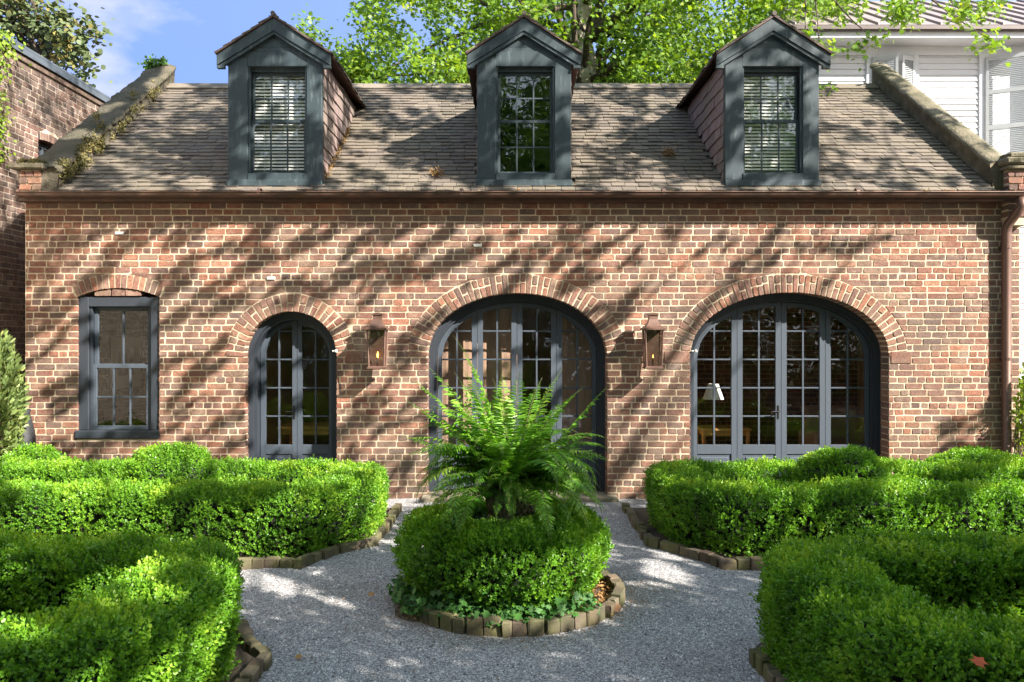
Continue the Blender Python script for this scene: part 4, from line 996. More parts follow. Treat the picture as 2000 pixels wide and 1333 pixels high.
hedge('clipped box hedge of the back right bed, below the right arched doors', ring_path(1, True), .56, .58, 1800, .022, None, wid=.85)
hedge('large clipped box hedge of the front left bed in the near left corner', ring_path(-1, False), .53, .63, 3000, .0215, None, shape='oval', wid=.75)
hedge('large clipped box hedge of the front right bed in the near right corner', ring_path(1, False), .53, .63, 3000, .0215, None, shape='oval', wid=.75)
def mound(label, c, rx, rz, dens, size, p=2.6, flat=False, hole=0, cat='shrub', name='box_shrub', base=.03, tb0=.4):
    root = empty(name, (c[0], c[1], base), label, cat)
    N = int(2*math.pi*rx*(rx+rz)*dens); th = rng.uniform(0, 2*math.pi, N); q = rng.uniform(0, rx+rz, N)
    u = np.where(q < rz, 1., np.sqrt(1-np.clip((q-rz)/rx, 0, 1))) ; v = np.where(q < rz, q/rz, 1.)
    k = (u**p+v**p)**(1/p); uu, vv = u/k, v/k; nu = uu**(p-1)/rx; nv = vv**(p-1)/rz; nn = np.hypot(nu, nv); nu /= nn; nv /= nn
    tap = .80+.20*np.clip(vv*2, 0, 1)
    C = np.stack([c[0]+rx*uu*tap*np.cos(th), c[1]+rx*uu*tap*np.sin(th), base+rz*vv], 1); Nn = np.stack([nu*np.cos(th), nu*np.sin(th), nv], 1)
    C = C + Nn*lump(C)[:, None]*1.6; dep = rng.exponential(.028, N); C -= Nn*dep[:, None]
    kp = (uu*rx > hole) & ~((vv < .25) & (rng.random(N) < .5)); C, Nn, dep = C[kp], Nn[kp], dep[kp]; n = len(C)
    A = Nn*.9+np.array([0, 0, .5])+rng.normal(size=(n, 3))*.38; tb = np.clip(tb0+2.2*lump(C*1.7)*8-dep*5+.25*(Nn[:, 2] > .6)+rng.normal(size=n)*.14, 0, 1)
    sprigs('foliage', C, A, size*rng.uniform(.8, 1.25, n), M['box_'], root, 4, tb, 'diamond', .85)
    mb = MB(); mb.lathe([(rx*.6, 0), (rx*.76, rz*.45), (rx*.74, rz*.76), (rx*.45, rz*.86), (max(hole*.9, .02), rz*.90)], (c[0], c[1], base), 28); mb.build('shade_core', M['core'], root, True)  # near-black core, its colour stands in for shade between the leaves
    return root
mound('round clipped box hedge drum encircling the fern urn', (-.06, 6.05), .78, .585, 2000, .022, 4.5, hole=.30, name='round_box_hedge', cat='hedge', tb0=.28)
mound('dome of clipped box rising inside the back left bed', (-3.33, 7.86), .50, .84, 900, .022)
mound('dome of clipped box rising inside the back right bed', (3.26, 7.86), .50, .84, 900, .022)
mound('small box mound by the wall at the far left, beneath the sash window', (-5.35, 8.95), .36, .68, 700, .024)
mound('low box mound by the wall near the downspout', (5.25, 9.05), .62, .64, 700, .024)

# ================================================================= URN AND FERN
UX, UY = 0.0, 6.05
root = empty('stone_urn', (UX, UY, .03), 'basketweave stone urn holding the large fern, sunk in the round hedge', 'urn')
mb = MB(); mb.lathe([(a_*.84, z_) for a_, z_ in [(.17,0),(.17,.09),(.12,.11),(.075,.17),(.075,.24),(.12,.30),(.155,.36),(.175,.45),(.185,.535),(.215,.54),(.222,.565),(.21,.59),(.205,.60),(.225,.70),(.245,.76),(.25,.78),(.235,.79),(.2,.76)]], (UX,UY,.03), 36); mb.build('bowl', M['urn'], root, True)
mb = MB()   # woven lattice in relief
for za, zb, ra, rb in ((.31,.53,.135,.187), (.605,.75,.208,.243)):
    for s in (-1, 1):
        for k in range(26):
            pts = []
            for i in range(5):
                f = i/4; a = 2*math.pi*k/26 + s*f*.42; rr2 = (ra+(rb-ra)*f)*.845; pts.append((UX+rr2*math.cos(a), UY+rr2*math.sin(a), .03+za+(zb-za)*f))
            mb.tube(pts, .0065, 5)
mb.build('basketweave', M['urn'], root, True)
mb = MB(); mb.lathe([(.17,.0),(.17,.01)], (UX,UY,.77), 20); mb.build('potting_soil', M['soil'], root)
fern = empty('fern', (UX, UY, .80), 'large sword fern with tall arching fronds growing in the stone urn', 'fern')
FR = [[], [], [], [], []]; FRS = MB()
def frond(az, el0, Lf, droop, seed, side=0):
    r = random.Random(seed); n = 72; p = Vector((UX+.05*math.cos(az), UY+.05*math.sin(az), .80)); el = el0; C = []; A = []; N_ = []; Ls = []; spine = [p.copy()]; wob1, wob2 = r.uniform(-.5,.5), r.uniform(0,6); Lf *= (1.20 if seed < 20 else 1.04)
    yaw = az
    for i in range(n):
        f = i/n; el -= droop*(.25+1.5*f)/n; yaw += side/n + wob1*math.sin(f*5+wob2)/n*2.2
        d = Vector((math.cos(yaw)*math.cos(el), math.sin(yaw)*math.cos(el), math.sin(el))); p = p + d*(Lf/n); spine.append(p.copy())
        lat = Vector((-math.sin(yaw), math.cos(yaw), 0)); nor = lat.cross(d)*-1
        if f > .10:
            pl = Lf*.105*math.sin(math.pi*min(1, (f-.05)*.97+.12))**.55*(1 if f < .7 else (1-(f-.7)/.3*.78))
            for sg in (-1, 1):
                ax = lat*sg*.95 + d*(.28+.25*f) - Vector((0,0,1))*.22 + Vector((r.gauss(0,.12), r.gauss(0,.12), r.gauss(0,.14)))
                C.append(p+d*(Lf/n)*(.5 if sg > 0 else 0)); A.append(ax); N_.append(nor+Vector((r.gauss(0,.35), r.gauss(0,.35), r.gauss(0,.35)))); Ls.append(pl*r.uniform(.85,1.1))
    tb = r.uniform(.1, .9)
    if seed >= 98:
        for lst, v in zip(FR, (C, A, N_, Ls, list(np.clip(tb+rng.normal(size=len(C))*.14, 0, 1)))): lst.extend(v)
        FRS.tube(spine[::3], [.003*(1-.7*i/len(spine[::3])) for i in range(len(spine[::3]))], 4, False); return
    o = leaf_mesh('frond', np.array(C), np.array(A), np.array(N_), np.array(Ls), M['fern'], fern, 'long', np.clip(tb+rng.normal(size=len(C))*.14, 0, 1), .40)
    m2 = MB(); m2.tube(spine[::3], [.0035*(1-.7*i/len(spine[::3])) for i in range(len(spine[::3]))], 4, False)
    m2.build('frond_stem', M['fstem'], o)
sd = 0
# named uprights following the photograph: (azimuth deg, elevation, length, droop)
for az, el, Lf, dr in ((182,83,1.05,.55),(165,68,.98,.6),(200,78,.88,.5),(178,50,.88,.35),(190,60,.98,.5),(150,72,.85,.5),(20,80,.84,.6),(350,72,.82,.7),(5,52,.95,.12),(320,70,.85,.8),(250,80,.82,.7),(280,82,.88,.7),(60,75,.8,.6),(100,75,.85,.6),(215,66,.8,.7),(30,62,.74,.6),(340,45,.68,.3),(190,40,.8,.6),(170,58,.85,.75),(120,64,.8,.7)):
    frond(R(az+random.uniform(-6,6)), R(el), Lf, dr, sd); sd += 1
for k in range(36):
    frond(R(random.uniform(150, 390)), R(random.uniform(45, 84)), random.uniform(.55, .95), random.uniform(1.1, 2.3), sd, random.uniform(-.4,.4)); sd += 1
for k in range(125):
    az = random.uniform(0, 360)
    if k < 95: az = random.uniform(165, 375)
    el = random.uniform(35, 82); Lq = random.uniform(.55, .95); dq = random.uniform(1.7, 3.3)
    if k % 5 < 2: el = random.uniform(5, 45); Lq = random.uniform(.55, .80); dq = random.uniform(1.4, 2.3)
    if 243 < az < 297: Lq = random.uniform(.32, .44)
    frond(R(az), R(el), Lq, dq, sd, random.uniform(-.6,.6)); sd += 1
o = leaf_mesh('frond_mass', np.array(FR[0]), np.array(FR[1]), np.array(FR[2]), np.array(FR[3]), M['fern'], fern, 'long', np.array(FR[4]), .40); o['kind'] = 'stuff'
FRS.build('frond_stem', M['fstem'], o)
# ================================================================= IVY round the foot of the drum
n = 1100; a = rng.uniform(math.pi*.98, math.pi*1.78, n); a = np.where(rng.random(n) < .25, rng.uniform(math.pi*.9, math.pi*1.25, n), a); rr3 = rng.uniform(.60, .82, n); rr3[a < math.pi*1.25] += rng.uniform(0, .12, (a < math.pi*1.25).sum())
C = np.stack([CX+rr3*np.cos(a), CY+rr3*np.sin(a), .06+np.abs(rng.normal(size=n))*.055+(.80-rr3).clip(0)*.25], 1)
A = np.stack([np.cos(a)*.6, np.sin(a)*.6, rng.normal(size=n)*.3-.3], 1)+rng.normal(size=(n, 3))*.5; Nn = np.stack([np.cos(a)*.7, np.sin(a)*.7, np.full(n, .9)], 1)+rng.normal(size=(n, 3))*.3
iv = empty('ivy', (CX-.4, CY-.6, .03), 'trailing ivy spreading over the front edging of the round bed', 'ivy')
leaf_mesh('leaves', C, A, Nn, rng.uniform(.03, .058, n), M['ivy'], iv, 'lobed')
mb = MB()
for k in range(14):
    a0 = random.uniform(math.pi*1.0, math.pi*1.7); mb.tube([(CX+.72*math.cos(a0+i*.05), CY+.72*math.sin(a0+i*.05), .05+.02*math.sin(i*1.7+k)) for i in range(8)], .003, 4, False)
mb.build('vine_stem', M['twig'], iv)

# ================================================================= LEFT NEIGHBOUR
XN = -6.9
lb = empty('brick_building', (XN, 12, 0), 'tall weathered brick building with metal roof edge, at the left behind the carriage house', 'building')
fl = lambda u, v, w: (XN + w, u, v)
OPAL = [(.21,.13,.105), (.25,.165,.135), (.18,.115,.095), (.29,.20,.17), (.15,.11,.10), (.24,.14,.115), (.33,.25,.21)]
wo2 = Opening([(11.62+.62*i/6, 4.87+.03*(1-((i-3)/3)**2)) for i in range(7)], 3.75, .12, .075)
mb = MB(); sheet(mb, 2.0, 20.0, -.05, 6.02, [wo2], fl, .1); mb.box(XN-3, XN-.30, 2, 20, 0, 5.98)
for a, b in (((wo2.xl, wo2.z0), (wo2.xl, wo2.zs)), ((wo2.xr, wo2.z0), (wo2.xr, wo2.zs))): mb.add([fl(a[0],a[1],0), fl(b[0],b[1],0), fl(b[0],b[1],-.3), fl(a[0],a[1],-.3)], [(0,1,2,3)])
mb.build('mortar_bed', M['oldmortar'], lb)
mb = MB(); brickwork(mb, 9.2, 16.0, 0.0, 6.0, fl, [wo2], pal=OPAL, out=.006); arch_ring(mb, wo2, fl, OPAL, False); mb.build('wall', M['oldbrick'], lb)
mb = MB(); mb.box(XN-.16, XN-.10, wo2.xl+.0, wo2.xl+.06, wo2.z0, wo2.zs); mb.box(XN-.16, XN-.10, wo2.xr-.06, wo2.xr, wo2.z0, wo2.zs); mb.box(XN-.16, XN-.10, wo2.xl+.06, wo2.xr-.06, wo2.zs-.07, wo2.zs); mb.box(XN-.15, XN-.11, (wo2.xl+wo2.xr)/2-.02, (wo2.xl+wo2.xr)/2+.02, wo2.z0, wo2.zs-.07)
w2 = mb.build('window', M['door'], lb); mb = MB(); mb.add([(XN-.13, wo2.xl, wo2.z0), (XN-.13, wo2.xr, wo2.z0), (XN-.13, wo2.xr, wo2.zs), (XN-.13, wo2.xl, wo2.zs)], [(0,1,2,3)]); mb.build('glass_pane', M['dglass'], w2)
mb = MB(); mb.bbox(XN-.3, XN+.07, 2, 20, 6.03, 6.075, .008); mb.box(XN+.045, XN+.068, 2, 20, 5.95, 6.035); mb.add([(XN+.05, 2, 6.08), (XN+.05, 20, 6.08), (XN-3, 20, 7.0), (XN-3, 2, 7.0)], [(0,1,2,3)]); mb.build('roof_edge', M['flue'], lb)
mb = MB(); mb.cur = (.2,.14,.11); mb.bbox(XN+.0, XN+.035, 9.4, 15.9, 5.86, 5.94, .006); mb.build('cornice_course', M['oldbrick'], lb)
# ================================================================= RIGHT NEIGHBOUR
wh = empty('white_house', (8, 16, 0), 'white clapboard house with louvred shutters and a brown standing seam roof, behind at the right', 'house')
YH = 16.0; XH0 = (1566-1000)*YH/F; XH1 = 16.0; ZS = P(0, 108, YH).z
mb = MB(); z = 0; lap = .117
casings = [(1690, 1792), (1910, 2060)]
while z < ZS:
    zt = min(z+lap+.01, ZS)
    mb.add([(XH0, YH-.034, z), (XH1, YH-.034, z), (XH1, YH-.004, zt), (XH0, YH-.004, zt), (XH0, YH, z), (XH1, YH, z)], [(0,1,2,3), (0,4,5,1)]); z += lap
mb.add([(XH0, YH, 0), (XH0, YH+6.5, 0), (XH0, YH+6.5, ZS), (XH0, YH, ZS)], [(3,2,1,0)])
mb.add([(XH0, YH+.01, 0), (XH1, YH+.01, 0), (XH1, YH+.01, ZS+.5), (XH0, YH+.01, ZS+.5)], [(0,1,2,3)])
mb.build('wall', M['white'], wh)
mb = MB(); ov = .55; zs = ZS+.16
mb.bbox(XH0-.02, XH1, YH-.05, YH-.024, ZS-.02, zs, .004)          # frieze
mb.box(XH0-.4, XH1, YH-ov, YH-.03, zs, zs+.03)
mb.bbox(XH0-.42, XH1, YH-ov-.03, YH-ov, zs-.03, zs+.17, .006); mb.box(XH0-.42, XH0-.39, YH-ov, YH+6.5, zs-.03, zs+.17)
mb.bbox(XH0-.01, XH0+.12, YH-.045, YH-.02, 0, ZS, .004); mb.build('soffit', M['trim'], wh)
mb = MB(); mb.bbox(XH0-.5, XH1, YH-ov-.13, YH-ov-.031, zs+.08, zs+.19, .02); mb.build('gutter', M['flue2'], wh)
mb = MB(); y0r = YH-ov-.10; zr0 = zs+.19; sl2 = .56; y1r = 18.75; zr1 = zr0+sl2*(y1r-y0r)
xr0 = XH0-.45; xr1 = xr0+(y1r-y0r)*.25
mb.add([(xr0,y0r,zr0),(XH1,y0r,zr0),(XH1,y1r,zr1),(xr1,y1r,zr1)], [(0,1,2,3)])
mb.add([(xr0,y0r,zr0),(xr1,y1r,zr1),(xr0,y1r+2.8,zr0)], [(0,1,2)]); mb.add([(xr1,y1r,zr1),(XH1,y1r,zr1),(XH1,y1r+3,zr0),(xr0,y1r+3,zr0)], [(0,1,2,3)])
roof2 = mb.build('roof', M['tin'], wh)
mb = MB(); x = xr0+.1
while x < XH1:
    f0 = max(0, 0) ; ys_ = y0r; ye_ = y1r if x > xr1 else y0r+(x-xr0)/(xr1-xr0)*(y1r-y0r)
    if ye_-ys_ > .2: mb.add([(x-.012, ys_, zr0+.002), (x+.012, ys_, zr0+.002), (x+.012, ys_, zr0+.045), (x-.012, ys_, zr0+.045), (x-.012, ye_, zr0+sl2*(ye_-y0r)+.002), (x+.012, ye_, zr0+sl2*(ye_-y0r)+.002), (x+.012, ye_, zr0+sl2*(ye_-y0r)+.045), (x-.012, ye_, zr0+sl2*(ye_-y0r)+.045)], [(0,1,2,3), (0,4,5,1), (1,5,6,2), (2,6,7,3), (3,7,4,0)])
    x += .40
mb.build('roof_seams', M['tin'], roof2)
for pa, pb in casings:
    xa, xb = (pa-1000)*YH/F, (pb-1000)*YH/F; zt, zb = ZS-.02, ZS-2.25; mb = MB(); yy = YH-.06
    mb.bbox(xa, xa+.11, yy, YH-.0, zb, zt, .004); mb.bbox(xb-.11, xb, yy, YH-.0, zb, zt, .004); mb.bbox(xa+.11, xb-.11, yy+.002, YH, zt-.12, zt-.001, .004); mb.bbox(xa-.03, xb+.03, yy-.03, YH, zb-.06, zb, .006)
    mb.box(xa+.11, xb-.11, YH-.035, YH-.03, zb, zt-.12)
    win = mb.build('window', M['trim'], wh)
    def shutter(xh, ang, wd, sgn):
        m2 = MB(); h0, h1 = zb+.01, zt-.06; ca, sa = math.cos(ang), math.sin(ang)
        tr = lambda u, w, z: (xh+sgn*(u*ca) , yy-.01-u*sa-w, z)
        def bb(u0, u1, w0, w1, z0, z1): m2.add([tr(u0,w0,z0),tr(u1,w0,z0),tr(u1,w1,z0),tr(u0,w1,z0),tr(u0,w0,z1),tr(u1,w0,z1),tr(u1,w1,z1),tr(u0,w1,z1)], [(0,3,2,1),(4,5,6,7),(0,1,5,4),(1,2,6,5),(2,3,7,6),(3,0,4,7)])
        bb(0,.05,0,.035,h0,h1); bb(wd-.05,wd,0,.035,h0,h1)
        for f in (0, .34, .68, 1): zc = h0+.04+(h1-h0-.08)*f; bb(.05, wd-.05, .001, .034, zc-.04, zc+.04)
        z = h0+.1
        while z < h1-.08: m2.add([tr(.05,.003,z+.022),tr(wd-.05,.003,z+.022),tr(wd-.05,.032,z),tr(.05,.032,z),tr(.05,.003,z+.028),tr(wd-.05,.003,z+.028),tr(wd-.05,.032,z+.006),tr(.05,.032,z+.006)], [(0,1,2,3),(7,6,5,4),(0,4,5,1),(2,6,7,3)]); z += .036
        m2.build('shutter', M['shutter'], win)
    wd = (xb-xa-.22)/2
    shutter(xa+.10, R(28), wd*1.12, 1); shutter(xb-.10, R(22), wd*.80, -1)

# ================================================================= TREES
def limb(mb, a, b, r0, r1, bend=.15, n=7, seed=0):
    r = random.Random(seed); a, b = Vector(a), Vector(b); L = (b-a).length
    off = Vector((r.uniform(-1,1), r.uniform(-1,1), r.uniform(-.2,1)))*bend*L; pts = []
    for i in range(n+1):
        f = i/n; pts.append(a.lerp(b, f) + off*math.sin(math.pi*f)*.6 + Vector((r.uniform(-1,1), r.uniform(-1,1), r.uniform(-1,1)))*L*.012*(0 < f < 1))
    mb.tube(pts, [r0+(r1-r0)*i/n for i in range(n+1)], 8 if r0 > .05 else 5); return pts
def clump_leaves(name, centres, per, rad, size, mat, parent, shape='lobed', flat=.6, sq=(1,1,1), down=.35):
    c = np.repeat(np.array(centres), per, axis=0); n = len(c)
    C = c + rng.normal(size=(n, 3))*rad*np.array(sq)*.6
    A = nrm(rng.normal(size=(n, 3))*np.array([1,1,.6]) - np.array([0,0,down])); N = rng.normal(size=(n, 3))*flat + np.array([.25,-.45,.75])
    tb = np.clip(np.repeat(rng.random(len(centres)), per)*.55 + rng.random(n)*.5, 0, 1)
    return leaf_mesh(name, C, A, N, size*rng.uniform(.65, 1.25, n), mat, parent, shape, tb)
def in_poly(px, py, poly):
    inside = False; j = len(poly)-1
    for i in range(len(poly)):
        xi, yi = poly[i]; xj, yj = poly[j]
        if (yi > py) != (yj > py) and px < (xj-xi)*(py-yi)/(yj-yi)+xi: inside = not inside
        j = i
    return inside
# the plane tree behind the roof
tr = empty('plane_tree', (1.75, 18.2, 0), 'large pale barked plane tree with bright green leaves rising behind the roof', 'tree')
mb = MB(); T0 = Vector((1.75, 18.2, 0))
limb(mb, T0, (1.62, 18.2, 10.5), .34, .22, .02, 14, 3)
mb.build('trunk', M['bark'], tr, True)
mb = MB(); fork = [Vector((1.70, 18.2, z)) for z in (6.2, 7.0, 7.8, 8.8, 9.6)]
targets = []
def reg(poly, n, z0, z1):
    xs = [p[0] for p in poly]; ys = [p[1] for p in poly]; out = []
    while len(out) < n:
        px, py = random.uniform(min(xs), max(xs)), random.uniform(min(ys), max(ys))
        if in_poly(px, py, poly): out.append(P(px, py, random.uniform(z0, z1)))
    return out
main = [(735,-60),(705,40),(735,100),(725,175),(800,190),(960,190),(1130,190),(1330,190),(1420,150),(1500,110),(1560,60),(1650,20),(1720,-60)]
cl = reg(main, 640, 15.4, 20.5)
cl += reg([(735,-60),(1720,-60),(1500,-500),(900,-500)], 240, 15, 21)
cl += reg([(640,75),(705,105),(725,165),(690,170),(650,120)], 16, 16.5, 17.5)
cl += reg([(590,45),(612,48),(612,75),(595,72)], 3, 17, 17.2) + reg([(655,140),(700,150),(690,168),(660,160)], 5, 16.8, 17.2)
holes = [(820,55,26),(905,40,20),(1185,118,16),(1400,28,18),(780,20,22),(930,75,14),(1245,60,13),(1445,10,16),(700,70,18),(985,30,10),(1310,140,12)]
def keep_c(c):
    px = 1000+c[0]*F/c[1]; py = 666.5-(c[2]-CH)*F/c[1]
    if 1095 < px < 1188 and c[1] < 18.4 and random.random() < .93: return False
    return not any(math.hypot(px-a, py-b) < r*1.25 for a, b, r in holes)
cl = [c for c in cl if keep_c(c)]
over = reg([(1560,-20),(1700,-20),(1690,20),(1600,40)], 12, 12.5, 13.5) + reg([(1700,0),(1830,-10),(1840,30),(1760,38),(1715,25)], 14, 12, 12.6) + reg([(1830,-15),(1975,-15),(1960,28),(1860,35)], 14, 12, 12.6) \
     + [P(a, b, 12.3) for a, b in ((1915,72),(1945,82),(1935,78),(1912,92),(1578,60),(1600,88),(1625,95),(1660,92),(1700,72),(1715,78),(1680,100),(1575,95),(1595,62),(1605,172))]
for i, tgt in enumerate(sorted(random.sample(cl, 46), key=lambda v: v.z)):
    f = fork[i % 5] if i % 3 else fork[min(4, i//10)]
    mid = f.lerp(tgt, .5) + Vector((random.uniform(-.4,.4), random.uniform(-.4,.4), random.uniform(.1,.6)))
    limb(mb, f, mid, random.uniform(.06,.13), .045, .06, 6, i); limb(mb, mid, tgt, .045, .012, .1, 6, i+100)
for i, tgt in enumerate(over[::3]):
    limb(mb, (5.2, 13.8, 9.2), tgt, .03, .006, .12, 6, i+300)
limb(mb, fork[3], (5.2, 13.8, 9.2), .13, .04, .08, 9, 555)
mb.build('branches', M['darkbark'], tr, True)
o1 = clump_leaves('foliage', cl, 66, .32, .092, M['plane'], tr)
o2 = clump_leaves('hanging_foliage', over, 22, .16, .082, M['plane'], tr)
# magnolia behind the left building
mg = empty('magnolia_tree', (-9.6, 17.5, 0), 'dark leaved magnolia with golden undersides showing above the left building', 'tree')
mcl = reg([(-80,-60),(60,-10),(110,20),(140,95),(185,150),(120,130),(60,60),(-60,60)], 60, 16.5, 18) + [P(a, b, 17) for a, b in ((175,58),(190,70),(165,68),(150,60),(130,50),(150,110),(140,122),(105,75))] + reg([(-300,-300),(20,-300),(40,-20),(-300,60)], 60, 16.5, 18.5)
mb = MB(); limb(mb, (-9.8, 17.5, 0), (-10.2, 17.4, 8.6), .2, .1, .04, 8, 1); mb.build('trunk', M['darkbark'], mg, True)
mb = MB()
for i, tgt in enumerate(mcl[::4] + [P(190,70,17), P(145,118,17)]): limb(mb, (-10.1, 17.4, 7.2 + (i % 5)*.3), tgt, .035, .008, .1, 6, i)
mb.build('branches', M['darkbark'], mg)
clump_leaves('foliage', mcl, 44, .27, .12, M['magnolia'], mg, 'oval', down=-.1)
# trees far behind, closing the gaps low over the roof
def small_tree(loc, h, rc, n, label, mat, per=30, size=.16, seed=0):
    r = random.Random(seed); root = empty('broadleaf_tree', (loc[0], loc[1], 0), label, 'tree'); mb = MB()
    limb(mb, (loc[0], loc[1], 0), (loc[0]+.2, loc[1], h*.7), .22, .1, .04, 8, seed); mb.build('trunk', M['darkbark'], root, True)
    cs = []
    for _ in range(n):
        d = Vector((r.gauss(0,1), r.gauss(0,1), r.gauss(0,1))).normalized()*r.random()**.4; cs.append(Vector((loc[0]+d.x*rc*(1+.25*r.random()), loc[1]+d.y*rc, h*.62+d.z*h*.36)))
    mb = MB()
    for i, c_ in enumerate(cs[::9]): limb(mb, (loc[0]+.15, loc[1], h*r.uniform(.3,.6)), c_, .05, .01, .1, 5, i)
    mb.build('branches', M['darkbark'], root)
    clump_leaves('foliage', cs, per, .5, size, mat, root); return root
small_tree((-1.6, 27, 0), 11.5, 3.4, 150, 'green tree far behind the roof between the left and middle dormers', M['plane'], 40, .22, 5)
small_tree((6.2, 29, 0), 12.0, 3.6, 150, 'green tree far behind the roof between the middle and right dormers', M['plane'], 40, .22, 6)

for i, (x, y, h_, lab) in enumerate(((-13, -9, 15, 'unseen tall tree added behind the camera, farthest left'), (-6.5, -12, 16, 'unseen tall tree added behind the camera, second from the left'), (0.5, -13, 15, 'unseen tall tree added straight behind the camera'), (8, -14, 14, 'unseen tall tree added behind the camera toward the right'))):  # unseen trees added to cut sky light and darken the glass reflections
    small_tree((x, y, 0), h_, 4.2, 130, lab, M['oak'], 34, .34, 20+i)
n = 26000; C = np.stack([rng.uniform(-24, 24, n), -11.5 + rng.normal(size=n)*1.0, 8.5*rng.random(n)**.9], 1); C[:, 2] *= (1+.12*np.sin(C[:, 0]*.7)+.08*np.sin(C[:, 0]*1.9))  # unseen leaf mass added to block low sky light reaching the recesses
o = leaf_mesh('light_screen', C, rng.normal(size=(n, 3))-np.array([0,0,.4]), rng.normal(size=(n, 3))*.6+np.array([0,.6,.5]), rng.uniform(.25,.5,n), M['oak'], None, 'oval'); tag(o, 'unseen leaf screen added behind the camera to block low sky light', 'leaf screen', kind='stuff')
# ---------------------------------------------------------------- shade trees beside the photographer: their leaves dapple the wall and garden
sd_ = np.array(SUN)
def to_px(Pt): return 1000+Pt[:, 0]*F/Pt[:, 1], 666.5-(Pt[:, 2]-CH)*F/Pt[:, 1]
def seg_d(px, py, x0, y0, x1, y1):
    dx, dy = x1-x0, y1-y0; t_ = np.clip(((px-x0)*dx+(py-y0)*dy)/(dx*dx+dy*dy), 0, 1); return np.hypot(px-x0-t_*dx, py-y0-t_*dy)
def vnoise(x, y, seed):
    r = np.random.default_rng(seed); s = 0
    for k in range(7):
        a = r.uniform(0, 6.28); fq = r.uniform(.6, 1.7); s = s + np.sin((x*math.cos(a)+y*math.sin(a))*fq+r.uniform(0, 6.28))
    return s/3.0
# --- wall
shade_bands = [(330,445,50,640,15),(235,430,40,545,15),(120,430,40,480,14),(525,435,200,640,13),(430,430,330,490,10),(640,430,400,575,16),(760,430,560,600,14),(700,430,640,470,10),(890,440,700,585,17),(830,430,760,470,10),(1010,450,850,545,13),(960,430,930,450,9),(1230,440,1060,525,13),(1140,430,1050,470,10),
  (1320,440,1290,460,8),(1450,440,1370,490,9),(1725,455,1640,490,12),(1660,480,1560,500,10),(1560,480,1420,560,9),(1500,475,1420,530,6),(820,690,690,800,15),(830,760,680,900,17),(770,800,670,870,13),(830,860,760,960,24),(700,880,660,960,18),(480,800,320,890,15),(300,840,50,900,17),(440,700,330,790,10),(480,640,320,720,9),(130,560,50,610,12),(140,600,50,660,9),(150,470,50,525,10),(560,560,480,600,9),(1190,600,1120,640,8),(760,560,600,680,9),(1940,790,1800,885,20),(1960,850,1820,890,22)]
NW = 17000
Tx = rng.uniform(XL-.1, XR, NW); Tz = rng.uniform(0, 3.5, NW); Tw = np.stack([Tx, np.full(NW, YW), Tz], 1); px, py = to_px(Tw)
wx, wy = px + 10*vnoise(px/28, py/28, 1), py + 10*vnoise(px/28, py/28, 2)
sh = np.zeros(NW, bool)
for (x0, y0, x1, y1, hw) in shade_bands: sh |= seg_d(wx, wy, x0, y0, x1, y1) < hw*.66*(1+.6*vnoise(px/35, py/35, 3))
# fine anisotropic mottling on the left two thirds
ua, ub = (px*.82-py*.57)/52, (px*.57+py*.82)/10
mot = vnoise(ua, ub, 4)
sh |= (mot > np.where(px < 1250, .18, 1.2) + np.where(py > 560, .35, 0) + np.where((px > 1180), .3, 0)) & (rng.random(NW) < .8)
Tw = Tw[sh]
# --- roof
NR = 20000
Tx = rng.uniform(XI0, XI1, NR); Ty = rng.uniform(YE, YR+.1, NR); Tr = np.stack([Tx, Ty, ZE+SL*(Ty-YE)], 1); px, py = to_px(Tr)
mot = vnoise(px/30+py/40, py/8-px/60, 5)+.7*vnoise(px/12, py/5, 6)
Tr = Tr[mot > np.where(px > 1600, .35, -.02)]
NP_ = 3000; Ty = rng.uniform(9.6, YR+.1, NP_); Tp = np.stack([XI0-.36+rng.uniform(-.02,.4,NP_), Ty, ZE+SL*(Ty-YE)+.27], 1); Tp = Tp[vnoise(Ty*9, Tp[:, 0]*9, 21) > -.45]
# --- dormer faces (upper) and the left building
ND = 700; Td = []
for d in DORM: Td.append(np.stack([rng.uniform(d['x']-.7, d['x']+.7, ND), np.full(ND, YD), rng.uniform(3.85, 5.9, ND)], 1))
Td = np.concatenate(Td); px, py = to_px(Td); Td = Td[vnoise(px/40+py/60, py/16-px/60, 7)+.4*vnoise(px/12, py/9, 8) > -.12]
NL = 3500; Tl = np.stack([np.full(NL, XN), rng.uniform(9.3, 15, NL), rng.uniform(1.5, 6, NL)], 1); Tl = Tl[vnoise(Tl[:, 1]*2, Tl[:, 2]*3, 9)+.4*vnoise(Tl[:, 1]*6, Tl[:, 2]*Tl[:, 2]*8, 10) > np.where(Tl[:, 2] < 3.4, -.8, .15)]
